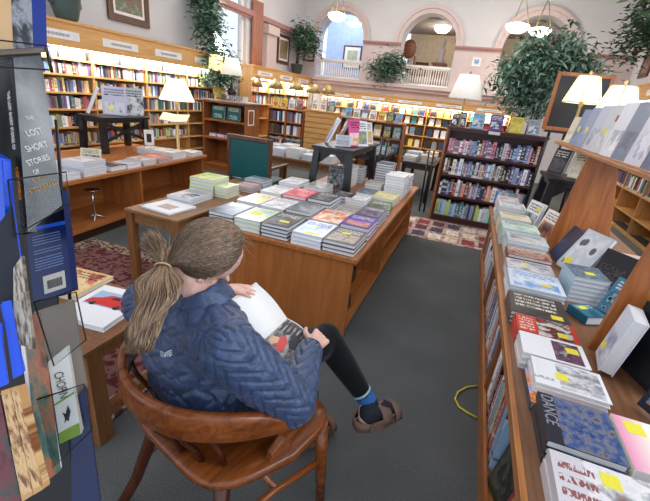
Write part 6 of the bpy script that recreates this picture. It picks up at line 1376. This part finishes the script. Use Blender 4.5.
slab('book', 'dark photo cover at the bottom left corner of the rack', [(-20, 396), (0, 394), (20, 501), (-14, 530)], [0.45, 0.455, 0.445, 0.44], 0.02, cover('rk_dark', (26, 26, 32), (50, 66, 60), (110, 44, 52), 'photo', 154, (14, 14, 18), 0.3, (0, 1, 0, 1), (0, 0.01, 0, 0.01), sc_=4))
t, M, w_, h_, d = slab('book', 'white spine lettered CHOPIN with green foot in the rack', [(48, 362), (67, 346), (81, 434), (60, 444)], [0.52, 0.53, 0.525, 0.515], 0.014, plain('rk_white', (196, 194, 188), 0.4), side=plain('rk_cream', (170, 160, 142), 0.6))
ptext(t, 'CHOPIN', 0.0155, (57, 368), (65, 402), plain('letter_ink', (60, 66, 60), 0.5), 'spine_lettering', 0.62)
GRB = plain('rk_green', (112, 140, 46), 0.4); panel(t, 0, 1, 0.87, 1.0, GRB, 'green_band'); panel(t, 0, 1, 0.515, 0.54, GRB, 'green_line')
q_ = [V(p_) for p_ in t['_q']]
G().prism([bl(0.3, 0.66), bl(0.45, 0.70), bl(0.62, 0.62), bl(0.7, 0.70), bl(0.55, 0.80), bl(0.45, 0.77), bl(0.34, 0.8), bl(0.4, 0.74)], (0, 0, 0), (0, 0, 0.0006)).obj('publisher_mark', BKM, t)
slab('book', 'cream backed book beside the Chopin spine, behind clear pocket', [(34, 312), (72, 300), (87, 388), (70, 430)], [0.56, 0.575, 0.57, 0.55], 0.01, plain('rk_grey_beige', (120, 108, 98), 0.4), plain('rk_grey_beige', (120, 108, 98), 0.4))
slab('book', 'deep blue book at the bottom right of the rack', [(70, 404), (86, 386), (100, 505), (72, 520)], [0.55, 0.56, 0.55, 0.53], 0.02, plain('rk_deep', (12, 26, 66), 0.25), plain('rk_deep', (12, 26, 66), 0.25))
# clear pockets with dark rims
AC, ta, ba = nt('acrylic', 0.05, 0.5); ba.inputs['Transmission Weight'].default_value = 1.0; ba.inputs['IOR'].default_value = 1.1; ba.inputs[0].default_value = (0.86, 0.88, 0.9, 1)
for quad, dd in (([(-20, 38), (50, 46), (52, 70), (-18, 66)], 0.485), ([(8, 180), (66, 172), (70, 204), (14, 236)], 0.478), ([(34, 302), (76, 292), (86, 340), (54, 366)], 0.50), ([(36, 400), (84, 384), (92, 430), (44, 476)], 0.49)):
    P = [W(x, y, dd+(0.02 if i in (1, 2) else 0))-rko for i, (x, y) in enumerate(quad)]; nz = (P[1]-P[0]).cross(P[3]-P[0]).normalized()
    o = G().prism(P, nz*-0.0007, nz*0.0007).obj('acrylic_pocket', AC, rk); G().tube(P+[P[0]], 0.0011, 6).obj('pocket_rim', RB[0], o)
for a, b_ in (((44, 38), (52, 72)), ((56, 120), (70, 300)), ((-10, 38), (60, 470))):
    G().tube([W(*a, 0.60)-rko, W(*b_, 0.60)-rko], 0.0025, 6).obj('rack_wire', RB[0], rk)
P = [W(-90, -90, 0.60)-rko, W(30, -90, 0.60)-rko, W(58, 300, 0.60)-rko, W(78, 540, 0.60)-rko, W(-60, 600, 0.60)-rko]; nz = (P[1]-P[0]).cross(P[3]-P[0]).normalized()
G().prism(P, nz*-0.002, nz*0.002).obj('back_panel', plain('rack_gap_cover', (18, 18, 22), 0.5), rk)  # dark sheet added behind the books to cover gaps, outline from image pixels

# ---------------------------------------------------------------- keep the books that show largest as things, the rest as one object
bpy.context.view_layer.update()
def finish_books(limit=296):
    import numpy as np
    from mathutils.bvhtree import BVHTree as BT
    hits = {}; vl = []; fl = []; own = []; roots = []; n = 0; cache = {}
    for o in C.objects:
        if o.type != 'MESH' or o.name.startswith(('acrylic', 'foliage', 'window_pane')): continue
        r = o
        while r.parent: r = r.parent
        me = o.data
        if me.name not in cache:
            a = np.empty(len(me.vertices)*3, dtype=np.float64); me.vertices.foreach_get('co', a); cache[me.name] = (a.reshape(-1, 3), [tuple(p.vertices) for p in me.polygons])
        a, ps = cache[me.name]; M = np.array(o.matrix_world); b = a @ M[:3, :3].T+M[:3, 3]; vl.append(b)
        fl += [tuple(i+n for i in p) for p in ps]; own += [len(roots)]*len(ps); roots.append(r.name); n += len(a)
    bt = BT.FromPolygons(np.concatenate(vl).tolist(), fl)
    for py in range(0, 501, 2):
        for px in range(0, 650, 2):
            h_ = bt.ray_cast(CAM, ray(px, py).normalized())
            if h_[0] is not None: q = roots[own[h_[2]]]; hits[q] = hits.get(q, 0)+1
    bk = [o for o in C.objects if o.parent is None and o.get('category') == 'book' and o.type == 'MESH']
    other = sum(1 for o in C.objects if o.parent is None and o.get('category') == 'book' and o.type != 'MESH')
    bk.sort(key=lambda o: -hits.get(o.name, 0)); keep = bk[:limit-other]; rest = bk[limit-other:]
    vs, fs, mi, mats = [], [], [], []; kids = {}; dead = []
    for o in C.objects:
        if o.parent is not None: kids.setdefault(o.parent.name, []).append(o)
    for o in rest:
        dead += [o]+kids.get(o.name, [])
        for q in [o]+kids.get(o.name, []):
            M = q.matrix_world; k = len(vs); vs += [tuple(M @ v.co) for v in q.data.vertices]
            lut = []
            for m_ in q.data.materials:
                if m_ not in mats: mats.append(m_)
                lut.append(mats.index(m_))
            for p in q.data.polygons: fs.append(tuple(i+k for i in p.vertices)); mi.append(lut[p.material_index])
    bpy.data.batch_remove(dead)
    me = bpy.data.meshes.new('books'); me.from_pydata(vs, [], fs)
    for m_ in mats: me.materials.append(m_)
    me.polygons.foreach_set('material_index', mi); me.update()
    o = bpy.data.objects.new('books', me); C.objects.link(o); tag(o, 'all the small distant books crowding the farther shelves and piles', 'books', None, 'stuff')
    return len(keep), len(rest), hits.get(keep[-1].name, 0)
print('BOOKS', finish_books())
